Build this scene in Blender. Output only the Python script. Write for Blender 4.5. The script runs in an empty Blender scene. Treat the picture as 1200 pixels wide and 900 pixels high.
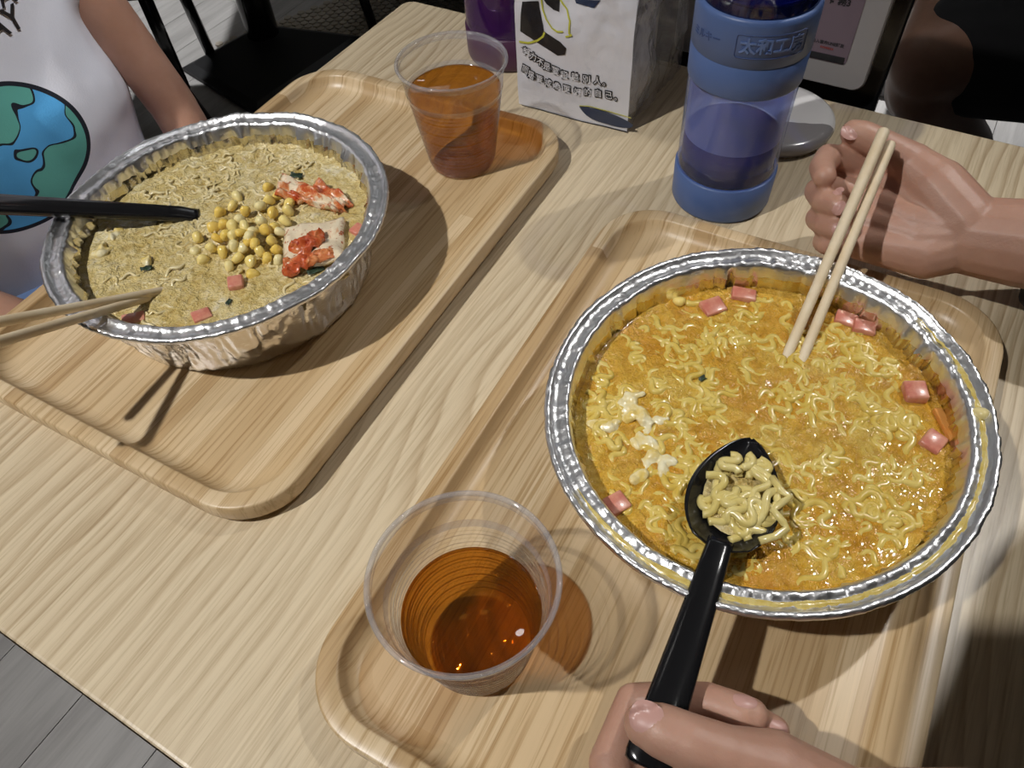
import bpy, bmesh, math, random
from mathutils import Vector, Matrix, noise
from mathutils.bvhtree import BVHTree
from math import sin, cos, pi, radians

# ------------------------------------------------------------------ camera, world, light, exposure
SC = bpy.context.scene
COL = SC.collection
TZ = 0.75                                   # height of the table top above the floor

cd = bpy.data.cameras.new('camera')
cam = bpy.data.objects.new('camera', cd)
COL.objects.link(cam)
cd.sensor_fit = 'HORIZONTAL'; cd.sensor_width = 36.0; cd.lens = 894.44 / 1200 * 36
cd.clip_start = 0.01; cd.clip_end = 60
R_ = Vector((0.996602, -0.065074, -0.050491)); U_ = Vector((0.082364, 0.787387, 0.610932)); W_ = Vector((0.0, 0.613015, -0.790071))
m = Matrix.Identity(4)
for i in range(3):
    m[i][0], m[i][1], m[i][2] = R_[i], U_[i], -W_[i]
m[2][3] = 0.37416 + TZ
cam.matrix_world = m
SC.camera = cam

world = bpy.data.worlds.new('world'); SC.world = world
world.use_nodes = True
bg = world.node_tree.nodes['Background']
bg.inputs[0].default_value = (0.80, 0.86, 1.0, 1); bg.inputs[1].default_value = 0.22

vs = SC.view_settings
vs.view_transform = 'Standard'; vs.look = 'None'; vs.gamma = 1.0; vs.use_curve_mapping = False
vs.exposure = -0.18

KEY_A = (-1.20, -0.25, 2.0 + TZ)            # ceiling spot behind the left shoulder of the viewer
KEY_B = (1.28, 0.86, 2.0 + TZ)              # ceiling spot beyond the right-hand diner
def lamp(name, loc, power, size, target=None, cone=None, color=(1, 1, 1)):
    ld = bpy.data.lights.new(name, 'SPOT'); ld.energy = power; ld.shadow_soft_size = size; ld.color = color
    ld.spot_size = radians(cone or 120); ld.spot_blend = 1.0
    o = bpy.data.objects.new(name, ld); COL.objects.link(o); o.location = loc
    d = Vector(target or (loc[0], loc[1], 0)) - Vector(loc)
    o.rotation_euler = d.to_track_quat('-Z', 'Y').to_euler()
    return o
lamp('key_spot_light', KEY_A, 205, 0.028, (-0.38, 0.38, TZ), 45, (1.0, 0.98, 0.955))
lamp('far_spot_light', KEY_B, 95, 0.03, (0.33, 0.17, TZ), 28, (1.0, 0.98, 0.95))

# ------------------------------------------------------------------ helpers
TY = -0.5860                                # the table's long axis in plan
AX = Vector((cos(TY), sin(TY), 0)); BX = Vector((-sin(TY), cos(TY), 0))
def ab(a, b, z): v = AX * a + BX * b; return Vector((v.x, v.y, z))
RNG = random.Random(7)

def tag(o, label=None, cat=None, group=None, kind=None):
    if label: o['label'] = label
    if cat: o['category'] = cat
    if group: o['group'] = group
    if kind: o['kind'] = kind
    return o
def link(o, parent=None):
    COL.objects.link(o)
    if parent is not None: o.parent = parent
    return o
def empty(name, loc, rz=0.0):
    o = bpy.data.objects.new(name, None); o.empty_display_size = 0.02
    o.location = loc; o.rotation_euler = (0, 0, rz)
    return link(o)
def mesh(name, V, F, mat, parent=None, smooth=True, loc=(0, 0, 0)):
    """one mesh object; V is given relative to loc"""
    me = bpy.data.meshes.new(name)
    me.from_pydata([tuple(v) for v in V], [], F); me.update()
    if smooth:
        for p in me.polygons: p.use_smooth = True
    mats = mat if isinstance(mat, (list, tuple)) else [mat]
    for k in mats: me.materials.append(k)
    o = bpy.data.objects.new(name, me); o.location = loc
    return link(o, parent)
def recalc(o):
    bm = bmesh.new(); bm.from_mesh(o.data); bmesh.ops.recalc_face_normals(bm, faces=bm.faces); bm.to_mesh(o.data); bm.free(); return o
def grid_faces(nu, nv, wrap_u=False, base=0):
    F = []
    for i in range(nu if wrap_u else nu - 1):
        for j in range(nv - 1):
            i2 = (i + 1) % nu
            F.append((base + i * nv + j, base + i2 * nv + j, base + i2 * nv + j + 1, base + i * nv + j + 1))
    return F
def lathe_vf(prof, seg, fn=None, base=0, close=False):
    """prof: list of (r, z); fn(theta, k, r, z) -> (theta, r, z)"""
    V, F = [], []; n = len(prof)
    for i in range(seg):
        t = 2 * pi * i / seg
        for k, (r, z) in enumerate(prof):
            tt, rr, zz = fn(t, k, r, z) if fn else (t, r, z)
            V.append((rr * cos(tt), rr * sin(tt), zz))
    for i in range(seg):
        i2 = (i + 1) % seg
        for k in range(n if close else n - 1):
            k2 = (k + 1) % n
            F.append((base + i * n + k, base + i2 * n + k, base + i2 * n + k2, base + i * n + k2))
    return V, F
def lathe(name, prof, seg, mat, parent=None, loc=(0, 0, 0), fn=None, close=False, smooth=True):
    V, F = lathe_vf(prof, seg, fn, 0, close)
    return recalc(mesh(name, V, F, mat, parent, smooth, loc))
def tube_vf(pts, rad, seg=8, base=0, caps=True, flat=1.0):
    """round tube along pts; rad is a number or a list"""
    pts = [Vector(p) for p in pts]; n = len(pts); V, F = [], []
    up = Vector((0, 0, 1)); prev = None
    for i, p in enumerate(pts):
        d = (pts[min(i + 1, n - 1)] - pts[max(i - 1, 0)]).normalized()
        if prev is None:
            s = d.cross(up)
            if s.length < 1e-3: s = d.cross(Vector((1, 0, 0)))
        else:
            s = prev - d * prev.dot(d)
        s.normalize(); prev = s; q = s.cross(d)
        r = rad[i] if isinstance(rad, (list, tuple)) else rad
        for k in range(seg):
            t = 2 * pi * k / seg
            V.append(p + s * (r * cos(t)) + q * (r * flat * sin(t)))
    for i in range(n - 1):
        for k in range(seg):
            k2 = (k + 1) % seg
            F.append((base + i * seg + k, base + i * seg + k2, base + (i + 1) * seg + k2, base + (i + 1) * seg + k))
    if caps:
        F.append(tuple(base + k for k in reversed(range(seg)))); F.append(tuple(base + (n - 1) * seg + k for k in range(seg)))
    return V, F
def tube(name, pts, rad, mat, parent=None, seg=10, loc=(0, 0, 0), flat=1.0):
    V, F = tube_vf(pts, rad, seg, 0, True, flat); return recalc(mesh(name, V, F, mat, parent, True, loc))
def box_vf(c, s, base=0, M=None):
    V = []
    for x in (-1, 1):
        for y in (-1, 1):
            for z in (-1, 1):
                v = Vector((x * s[0] / 2, y * s[1] / 2, z * s[2] / 2))
                if M: v = M @ v
                V.append(Vector(c) + v)
    F = [(0, 1, 3, 2), (4, 6, 7, 5), (0, 4, 5, 1), (2, 3, 7, 6), (0, 2, 6, 4), (1, 5, 7, 3)]
    return V, [tuple(base + i for i in f) for f in F]
def box(name, c, s, mat, parent=None, bevel=0.0, rz=0.0, loc=(0, 0, 0), segs=2):
    V, F = box_vf(c, s, 0, Matrix.Rotation(rz, 3, 'Z'))
    o = mesh(name, V, F, mat, parent, False, loc)
    if bevel:
        bm = bmesh.new(); bm.from_mesh(o.data)
        bmesh.ops.bevel(bm, geom=bm.edges[:], offset=bevel, segments=segs, affect='EDGES', profile=0.5)
        bm.to_mesh(o.data); bm.free()
        for p in o.data.polygons: p.use_smooth = True
    return o
def round_rect(w, l, r, n=10):
    P = []
    for cx, cy, a0 in ((w / 2 - r, l / 2 - r, 0), (-w / 2 + r, l / 2 - r, pi / 2), (-w / 2 + r, -l / 2 + r, pi), (w / 2 - r, -l / 2 + r, 1.5 * pi)):
        for k in range(n + 1):
            t = a0 + (pi / 2) * k / n
            P.append((cx + r * cos(t), cy + r * sin(t)))
    return P
def loft(loops, cap0=True, cap1=True):
    V, F = [], []; n = len(loops[0])
    for L in loops: V += [Vector(p) for p in L]
    for i in range(len(loops) - 1):
        for k in range(n):
            k2 = (k + 1) % n
            F.append((i * n + k, i * n + k2, (i + 1) * n + k2, (i + 1) * n + k))
    if cap0: F.append(tuple(reversed(range(n))))
    if cap1: F.append(tuple((len(loops) - 1) * n + k for k in range(n)))
    return V, F
def capsule_vf(p0, r0, p1, r1, base=0, seg=16, rings=6):
    p0, p1 = Vector(p0), Vector(p1); d = p1 - p0; L = d.length
    d = d.normalized() if L > 1e-6 else Vector((0, 0, 1))
    s = d.cross(Vector((0, 0, 1)))
    if s.length < 1e-3: s = d.cross(Vector((1, 0, 0)))
    s.normalize(); q = s.cross(d); V, F = [], []; R = []
    for k in range(rings + 1):
        t = -pi / 2 + (pi / 2) * k / rings; R.append((p0 + d * (r0 * sin(t)), max(r0 * cos(t), 1e-5)))
    for k in range(rings + 1):
        t = (pi / 2) * k / rings; R.append((p1 + d * (r1 * sin(t)), max(r1 * cos(t), 1e-5)))
    for c, r in R:
        for i in range(seg):
            a = 2 * pi * i / seg; V.append(c + s * (r * cos(a)) + q * (r * sin(a)))
    for j in range(len(R) - 1):
        for i in range(seg):
            i2 = (i + 1) % seg; F.append((base + j * seg + i, base + j * seg + i2, base + (j + 1) * seg + i2, base + (j + 1) * seg + i))
    F.append(tuple(base + i for i in reversed(range(seg)))); F.append(tuple(base + (len(R) - 1) * seg + i for i in range(seg)))
    return V, F
def ellipsoid_vf(c, rad, M=None, base=0, seg=20, rings=12):
    V, F = [], []; c = Vector(c)
    for j in range(rings + 1):
        t = -pi / 2 + pi * j / rings
        for i in range(seg):
            a = 2 * pi * i / seg
            v = Vector((rad[0] * max(cos(t), 1e-4) * cos(a), rad[1] * max(cos(t), 1e-4) * sin(a), rad[2] * sin(t)))
            if M: v = M @ v
            V.append(c + v)
    for j in range(rings):
        for i in range(seg):
            i2 = (i + 1) % seg; F.append((base + j * seg + i, base + j * seg + i2, base + (j + 1) * seg + i2, base + (j + 1) * seg + i))
    F.append(tuple(base + i for i in reversed(range(seg)))); F.append(tuple(base + rings * seg + i for i in range(seg)))
    return V, F
def organic(name, pieces, voxel, mat, parent=None, smooth=4, loc=(0, 0, 0), fac=0.5):
    """one continuous body grown from tapered capsules and ellipsoids"""
    V, F = [], []; L = Vector(loc)
    for pc in pieces:
        if pc[0] == 'chain':
            P = pc[1]
            for (p0, r0), (p1, r1) in zip(P[:-1], P[1:]):
                v, f = capsule_vf(p0, r0, p1, r1, len(V)); V += v; F += f
        elif pc[0] == 'ell':
            v, f = ellipsoid_vf(pc[1], pc[2], pc[3] if len(pc) > 3 else None, len(V)); V += v; F += f
    V = [v - L for v in V]
    o = mesh(name, V, F, mat, parent, True, loc)
    md = o.modifiers.new('remesh', 'REMESH'); md.mode = 'VOXEL'; md.voxel_size = voxel; md.use_smooth_shade = True
    if smooth:
        sm = o.modifiers.new('smooth', 'SMOOTH'); sm.factor = fac; sm.iterations = smooth
    bake(o); return o
def bake(o):
    dg = bpy.context.evaluated_depsgraph_get(); dg.update()
    me = bpy.data.meshes.new_from_object(o.evaluated_get(dg)); o.modifiers.clear()
    old = o.data; o.data = me; me.name = o.name
    if old.users == 0: bpy.data.meshes.remove(old)
    for p in me.polygons: p.use_smooth = True
def text_mesh(body, size, offset=0.0, extrude=0.0, align='CENTER', space=1.0):
    cu = bpy.data.curves.new('lettering', 'FONT'); cu.body = body; cu.size = size; cu.offset = offset; cu.extrude = extrude
    cu.align_x = align; cu.align_y = 'CENTER'; cu.resolution_u = 3; cu.space_character = space
    o = bpy.data.objects.new('lettering', cu); COL.objects.link(o)
    dg = bpy.context.evaluated_depsgraph_get(); dg.update()
    me = bpy.data.meshes.new_from_object(o.evaluated_get(dg))
    bpy.data.objects.remove(o); bpy.data.curves.remove(cu)
    return me
def text_obj(name, body, size, mat, M, parent=None, fn=None, **kw):
    """flat lettering; fn maps a local vertex (x, y, z) to its place, else matrix M does"""
    me = text_mesh(body, size, **kw); me.materials.clear(); me.materials.append(mat)
    for v in me.vertices: v.co = fn(v.co) if fn else M @ v.co
    o = bpy.data.objects.new(name, me); return link(o, parent)
def fract_noise(v, o=3):
    return noise.fractal(Vector(v), 1.0, 2.0, o)

# ------------------------------------------------------------------ materials
class NT:
    def __init__(s, name):
        s.m = bpy.data.materials.new(name); s.m.use_nodes = True; s.t = s.m.node_tree
        s.b = s.t.nodes['Principled BSDF']; s.out = s.t.nodes['Material Output']
    def n(s, ty, **kw):
        x = s.t.nodes.new(ty)
        for k, v in kw.items():
            if hasattr(x, k): setattr(x, k, v)
            else: x.inputs[k.replace('_', ' ')].default_value = v
        return x
    def l(s, a, b): s.t.links.new(a, b)
    def set(s, **kw):
        for k, v in kw.items(): s.b.inputs[k.replace('_', ' ')].default_value = v
        return s
    def coord(s, scale=(1, 1, 1), rot=(0, 0, 0), out='Object'):
        tc = s.n('ShaderNodeTexCoord'); mp = s.n('ShaderNodeMapping'); mp.inputs['Scale'].default_value = scale; mp.inputs['Rotation'].default_value = rot
        s.l(tc.outputs[out], mp.inputs[0]); return mp.outputs[0]
    def noise(s, vec, scale, detail=4, rough=0.55, dist=0.0):
        x = s.n('ShaderNodeTexNoise'); x.inputs['Scale'].default_value = scale; x.inputs['Detail'].default_value = detail
        x.inputs['Roughness'].default_value = rough; x.inputs['Distortion'].default_value = dist
        if vec is not None: s.l(vec, x.inputs['Vector'])
        return x
    def ramp(s, fac, stops, interp='LINEAR'):
        x = s.n('ShaderNodeValToRGB'); e = x.color_ramp.elements; x.color_ramp.interpolation = interp
        while len(e) < len(stops): e.new(0.5)
        for k, (p, c) in enumerate(stops): e[k].position = p; e[k].color = (*c, 1) if len(c) == 3 else c
        s.l(fac, x.inputs[0]); return x.outputs[0]
    def mix(s, fac, a, b, mode='MIX'):
        x = s.n('ShaderNodeMix'); x.data_type = 'RGBA'; x.blend_type = mode
        for sock, v in ((x.inputs[0], fac), (x.inputs[6], a), (x.inputs[7], b)):
            if hasattr(v, 'links') or hasattr(v, 'is_linked'): s.l(v, sock)
            elif isinstance(v, (int, float)): sock.default_value = v
            else: sock.default_value = (*v, 1)
        return x.outputs[2]
    def math(s, op, a, b=None, c=None):
        x = s.n('ShaderNodeMath'); x.operation = op
        for k, v in enumerate((a, b, c)):
            if v is None: continue
            if isinstance(v, (int, float)): x.inputs[k].default_value = v
            else: s.l(v, x.inputs[k])
        return x.outputs[0]
    def bump(s, h, strength=0.3, dist=0.001):
        x = s.n('ShaderNodeBump'); x.inputs['Strength'].default_value = strength; x.inputs['Distance'].default_value = dist
        s.l(h, x.inputs['Height']); s.l(x.outputs[0], s.b.inputs['Normal']); return x
    def color(s, v): s.l(v, s.b.inputs['Base Color']); return s
def simple(name, col, rough=0.5, metal=0.0, **kw):
    t = NT(name); t.set(Base_Color=(*col, 1), Roughness=rough, Metallic=metal, **kw); return t.m

def mat_table():
    t = NT('ash_laminate'); v = t.coord((1, 1, 1))
    warp = t.noise(t.coord((6, 1.6, 1)), 1.0, 3, 0.5)
    sx = t.n('ShaderNodeSeparateXYZ'); t.l(v, sx.inputs[0])
    x = t.math('ADD', sx.outputs[0], t.math('MULTIPLY', t.math('SUBTRACT', warp.outputs[0], 0.5), 0.15))
    jit = t.noise(t.coord((60, 5, 1)), 1.0, 3, 0.6)
    x2 = t.math('ADD', x, t.math('MULTIPLY', jit.outputs[0], 0.006))
    saw = t.math('FRACT', t.math('MULTIPLY', x2, 100.0))
    band = t.ramp(saw, [(0.0, (0.30,) * 3), (0.10, (1,) * 3), (0.55, (0.82,) * 3), (0.86, (0.35,) * 3), (1.0, (0.10,) * 3)])
    fine = t.noise(t.coord((520, 14, 1)), 1.0, 3, 0.7)
    broad = t.noise(t.coord((9, 1.2, 1)), 1.0, 2, 0.5)
    amt = t.ramp(broad.outputs[0], [(0.35, (0.25,) * 3), (0.65, (1,) * 3)])
    f = t.math('MULTIPLY', t.math('SUBTRACT', 1.0, band), amt)
    c = t.mix(f, (0.655, 0.545, 0.375), (0.41, 0.30, 0.175))
    fl = t.ramp(fine.outputs[0], [(0.30, (0.76, 0.72, 0.66)), (0.52, (1, 1, 1)), (0.8, (1.06, 1.06, 1.06))])
    c = t.mix(1.0, c, fl, 'MULTIPLY')
    t.color(c); t.set(Roughness=0.34)
    t.bump(fine.outputs[0], 0.25, 0.0006)
    return t.m
def mat_bamboo():
    t = NT('laminated_bamboo'); v = t.coord()
    sx = t.n('ShaderNodeSeparateXYZ'); t.l(v, sx.inputs[0])
    wob = t.noise(t.coord((3, 3, 3)), 1.0, 1)
    xs = t.math('ADD', t.math('MULTIPLY', sx.outputs[0], 88.0), t.math('MULTIPLY', wob.outputs[0], 0.3))
    idx = t.math('FLOOR', xs)
    seg = t.math('FLOOR', t.math('ADD', t.math('MULTIPLY', sx.outputs[1], 0.5), t.math('MULTIPLY', idx, 0.37)))
    wn = t.n('ShaderNodeTexWhiteNoise'); wn.noise_dimensions = '2D'
    cb = t.n('ShaderNodeCombineXYZ'); t.l(idx, cb.inputs[0]); t.l(seg, cb.inputs[1]); t.l(cb.outputs[0], wn.inputs['Vector'])
    strip = t.ramp(wn.outputs[0], [(0.0, (0.46, 0.305, 0.150)), (0.35, (0.56, 0.405, 0.225)), (0.7, (0.62, 0.465, 0.275)), (1.0, (0.68, 0.53, 0.335))])
    fine = t.noise(t.coord((420, 9, 60)), 1.0, 3, 0.7)
    dark = t.ramp(fine.outputs[0], [(0.34, (0.70, 0.62, 0.50)), (0.50, (1, 1, 1)), (0.8, (1.08, 1.08, 1.08))])
    c = t.mix(1.0, strip, dark, 'MULTIPLY')
    fr = t.math('FRACT', xs)
    seam = t.ramp(fr, [(0.0, (0.80, 0.74, 0.66)), (0.05, (1, 1, 1)), (0.95, (1, 1, 1)), (1.0, (0.80, 0.74, 0.66))])
    c = t.mix(0.8, c, seam, 'MULTIPLY')
    knot = t.noise(t.coord((70, 11, 10)), 1.0, 2, 0.5)
    kn = t.ramp(knot.outputs[0], [(0.70, (1, 1, 1)), (0.82, (0.82, 0.66, 0.42))])
    c = t.mix(1.0, c, kn, 'MULTIPLY')
    t.color(c); t.set(Roughness=0.36)
    t.bump(fine.outputs[0], 0.06, 0.0003)
    return t.m
def mat_foil(name, tint=None, amount=0.0, rough=0.2):
    t = NT(name); v = t.coord()
    n1 = t.noise(v, 95, 3, 0.6); n2 = t.noise(v, 420, 2, 0.6)
    vo = t.n('ShaderNodeTexVoronoi'); vo.inputs['Scale'].default_value = 120; t.l(v, vo.inputs['Vector'])
    h = t.math('ADD', t.math('MULTIPLY', n1.outputs[0], 1.0), t.math('ADD', t.math('MULTIPLY', n2.outputs[0], 0.25), t.math('MULTIPLY', vo.outputs[0], 0.5)))
    t.set(Metallic=1.0, Roughness=rough)
    if tint:
        st = t.noise(v, 28, 4, 0.6)
        k = t.ramp(st.outputs[0], [(0.38, (amount,) * 3), (0.62, (amount * 0.35,) * 3)])
        t.color(t.mix(k, (0.86, 0.86, 0.87), tint))
    else:
        t.set(Base_Color=(0.86, 0.86, 0.87, 1))
    t.bump(h, 0.45, 0.0016)
    return t.m
def mat_film(name, tint, haze=0.04, hazecol=(1, 1, 1), rough=0.03, spec=1.0, bump=None, alpha_min=0.0):
    """thin clear plastic: passes light, tints it, and reflects at grazing angles"""
    t = NT(name); t.t.nodes.remove(t.b)
    tr = t.n('ShaderNodeBsdfTransparent'); tr.inputs[0].default_value = (*tint, 1)
    gl = t.n('ShaderNodeBsdfGlossy'); gl.inputs['Roughness'].default_value = rough
    df = t.n('ShaderNodeBsdfDiffuse'); df.inputs[0].default_value = (*hazecol, 1)
    lw = t.n('ShaderNodeLayerWeight'); lw.inputs[0].default_value = 0.5     # Schlick reflectance, the same from both sides of the thin sheet
    fres = t.math('MULTIPLY_ADD', t.math('POWER', lw.outputs['Facing'], 5.0), 0.80, 0.055)
    m1 = t.n('ShaderNodeMixShader'); m1.inputs[0].default_value = haze
    t.l(tr.outputs[0], m1.inputs[1]); t.l(df.outputs[0], m1.inputs[2])
    m2 = t.n('ShaderNodeMixShader'); t.l(t.math('MULTIPLY', fres, spec), m2.inputs[0])
    t.l(m1.outputs[0], m2.inputs[1]); t.l(gl.outputs[0], m2.inputs[2]); t.l(m2.outputs[0], t.out.inputs[0])
    if bump:
        b = t.n('ShaderNodeBump'); b.inputs['Strength'].default_value = bump[1]; b.inputs['Distance'].default_value = bump[2]
        nz = t.noise(t.coord(), bump[0], 4, 0.6); t.l(nz.outputs[0], b.inputs['Height'])
        for s in (gl, df): t.l(b.outputs[0], s.inputs['Normal'])
        t.l(b.outputs[0], lw.inputs['Normal'])
    return t.m
def mat_soup(name, c1, c2, c3, sc=1.0):
    t = NT(name); v = t.coord()
    n = t.noise(v, 26 * sc, 5, 0.6); n2 = t.noise(v, 170 * sc, 4, 0.7, 0.6); n3 = t.noise(v, 520 * sc, 2, 0.6)
    c = t.ramp(n.outputs[0], [(0.36, c1), (0.52, c2), (0.66, c3)])
    sp = t.ramp(n2.outputs[0], [(0.32, (0.74, 0.66, 0.50)), (0.5, (1, 1, 1)), (0.64, (1.14, 1.22, 1.7))])
    t.color(t.mix(0.85, c, sp, 'MULTIPLY'))
    t.set(Roughness=0.16, Coat_Weight=0.5, Coat_Roughness=0.05, Subsurface_Weight=0.0)
    h = t.math('ADD', t.math('MULTIPLY', n2.outputs[0], 1.0), t.math('MULTIPLY', n3.outputs[0], 0.4))
    t.bump(h, 1.0, 0.0030)
    return t.m
def mat_food(name, c1, c2, scale, rough=0.3, bump=0.4, bd=0.0008, sss=0.0, coat=0.3):
    t = NT(name); v = t.coord(); n = t.noise(v, scale, 4, 0.6)
    t.color(t.ramp(n.outputs[0], [(0.38, c1), (0.62, c2)])); t.set(Roughness=rough, Coat_Weight=coat, Coat_Roughness=0.12, Subsurface_Weight=sss, Subsurface_Radius=(0.004, 0.002, 0.001), Subsurface_Scale=1.0)
    t.bump(n.outputs[0], bump, bd); return t.m
def mat_skin(name, c, c2):
    t = NT(name); v = t.coord(); n = t.noise(v, 38, 4, 0.6); n2 = t.noise(v, 620, 3, 0.6); n3 = t.noise(v, 11, 2, 0.5)
    f = t.math('ADD', t.math('MULTIPLY', n.outputs[0], 0.5), t.math('MULTIPLY', n3.outputs[0], 0.5))
    t.color(t.ramp(f, [(0.36, c), (0.62, c2)])); t.set(Roughness=0.46, Subsurface_Weight=0.12, Subsurface_Radius=(0.008, 0.003, 0.0015), Subsurface_Scale=1.0)
    t.bump(t.math('ADD', n2.outputs[0], t.math('MULTIPLY', n.outputs[0], 1.2)), 0.22, 0.0007); return t.m
def mat_cloth(name, c, c2=None, scale=900, rough=0.9, bump=0.3):
    t = NT(name); v = t.coord(); n = t.noise(v, scale, 2, 0.6); n2 = t.noise(v, 24, 3)
    t.color(t.mix(n2.outputs[0], c, c2 or c)); t.set(Roughness=rough); t.bump(n.outputs[0], bump, 0.0006); return t.m
def mat_floor():
    t = NT('grey_oak_plank'); v = t.coord()
    oi = t.n('ShaderNodeObjectInfo'); ad = t.n('ShaderNodeVectorMath'); ad.operation = 'ADD'
    mu = t.n('ShaderNodeVectorMath'); mu.operation = 'SCALE'; mu.inputs[3].default_value = 3.0
    t.l(oi.outputs['Location'], mu.inputs[0]); t.l(v, ad.inputs[0]); t.l(mu.outputs[0], ad.inputs[1])
    mp = t.n('ShaderNodeMapping'); mp.inputs['Scale'].default_value = (30, 2.2, 1); t.l(ad.outputs[0], mp.inputs[0])
    n = t.noise(mp.outputs[0], 1.0, 4, 0.6, 0.6); n2 = t.noise(mp.outputs[0], 6.0, 3, 0.6)
    c = t.ramp(n.outputs[0], [(0.30, (0.36, 0.345, 0.335)), (0.55, (0.47, 0.455, 0.44)), (0.75, (0.53, 0.515, 0.50))])
    k = t.ramp(n2.outputs[0], [(0.3, (0.90, 0.90, 0.90)), (0.6, (1, 1, 1))])
    t.color(t.mix(1.0, c, k, 'MULTIPLY')); t.set(Roughness=0.5); return t.m

M = {}
M['table'] = mat_table(); M['bamboo'] = mat_bamboo()
M['edge'] = simple('pale_edge_band', (0.50, 0.38, 0.23), 0.5)
M['foil'] = mat_foil('crinkled_foil', None, 0, 0.24); M['foil_rim'] = mat_foil('rim_foil', None, 0, 0.34); M['foil_gold'] = mat_foil('oil_and_reflection_foil', (0.66, 0.55, 0.24), 0.85, 0.26); M['foil_dim'] = mat_foil('splash_and_reflection_foil', (0.68, 0.58, 0.30), 0.7, 0.26)  # gold tint of the inner foils: oil film plus painted-in soup reflection
M['cup'] = mat_film('clear_cup_plastic', (0.955, 0.955, 0.96), 0.045, (0.9, 0.9, 0.95), 0.06, 1.0)
M['tea'] = mat_film('amber_tea', (0.79, 0.53, 0.19), 0.05, (0.50, 0.22, 0.04), 0.02, 0.9)
M['black'] = simple('black_plastic', (0.008, 0.008, 0.009), 0.16)
M['wood_stick'] = mat_food('pale_chopstick_wood', (0.72, 0.58, 0.38), (0.78, 0.66, 0.47), 60, 0.55, 0.1, 0.0003, 0, 0.0)
M['soup_r'] = mat_soup('orange_yellow_broth', (0.58, 0.27, 0.018), (0.62, 0.35, 0.036), (0.64, 0.43, 0.080))
M['soup_l'] = mat_soup('pale_yellow_broth', (0.58, 0.43, 0.14), (0.66, 0.525, 0.22), (0.74, 0.64, 0.36), 1.1)
M['noodle_r'] = mat_food('yellow_noodle', (0.62, 0.43, 0.075), (0.70, 0.54, 0.15), 90, 0.22, 0.15, 0.0004, 0.0, 0.5)
M['noodle_s'] = mat_food('pale_yellow_noodle', (0.66, 0.53, 0.17), (0.74, 0.63, 0.27), 90, 0.2, 0.15, 0.0004, 0.0, 0.5)
M['noodle_l'] = mat_food('cream_noodle', (0.64, 0.52, 0.24), (0.72, 0.62, 0.36), 90, 0.25, 0.2, 0.0004, 0.0, 0.5)
M['egg'] = mat_food('poached_egg', (0.74, 0.55, 0.15), (0.82, 0.75, 0.50), 90, 0.25, 0.5, 0.001)
M['ham'] = mat_food('pink_ham', (0.55, 0.17, 0.12), (0.66, 0.30, 0.20), 130, 0.3, 0.4, 0.0006)
M['nori'] = mat_food('dark_green_seaweed', (0.012, 0.022, 0.014), (0.03, 0.06, 0.03), 120, 0.4)
M['carrot'] = mat_food('orange_carrot', (0.70, 0.26, 0.05), (0.74, 0.34, 0.09), 120, 0.3)
def mat_corn():
    t = NT('sweetcorn'); oi = t.n('ShaderNodeObjectInfo'); n = t.noise(t.coord(), 160, 2)
    c = t.ramp(oi.outputs['Random'], [(0.0, (0.80, 0.50, 0.03)), (0.35, (0.82, 0.58, 0.09)), (0.65, (0.84, 0.66, 0.20)), (1.0, (0.82, 0.72, 0.38))])
    t.color(t.mix(t.math('MULTIPLY', n.outputs[0], 0.35), c, (0.86, 0.78, 0.46))); t.set(Roughness=0.2, Coat_Weight=0.5, Coat_Roughness=0.08); return t.m
M['corn'] = mat_corn()
def mat_kimchi(name, lo, hi):
    t = NT(name); v = t.coord(); n = t.noise(v, 55, 5, 0.65, 0.4); n2 = t.noise(v, 260, 3, 0.6)
    c = t.ramp(n.outputs[0], [(lo, (0.50, 0.085, 0.022)), (lo + (hi - lo) * 0.45, (0.64, 0.24, 0.085)), (hi, (0.78, 0.66, 0.47))])
    k = t.ramp(n2.outputs[0], [(0.32, (0.5, 0.14, 0.06)), (0.42, (1, 1, 1))])
    t.color(t.mix(1.0, c, k, 'MULTIPLY')); t.set(Roughness=0.22, Coat_Weight=0.4); t.bump(n2.outputs[0], 0.5, 0.001); return t.m
M['kimchi'] = mat_kimchi('kimchi_leaf', 0.42, 0.60); M['kimchi_w'] = mat_kimchi('kimchi_stem', 0.30, 0.42); M['chilli'] = mat_kimchi('chilli_flakes', 0.46, 0.78)
M['skin'] = mat_skin('warm_skin', (0.44, 0.235, 0.165), (0.53, 0.305, 0.22))
M['skin_k'] = mat_skin('tanned_skin', (0.30, 0.155, 0.10), (0.36, 0.195, 0.13))
M['skin_c'] = mat_skin('child_skin', (0.42, 0.22, 0.145), (0.50, 0.275, 0.19))
M['nail'] = simple('nail', (0.55, 0.315, 0.27), 0.36)
M['black_cloth'] = mat_cloth('black_cloth', (0.010, 0.010, 0.012), (0.016, 0.016, 0.018))
M['floor'] = mat_floor()

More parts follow.
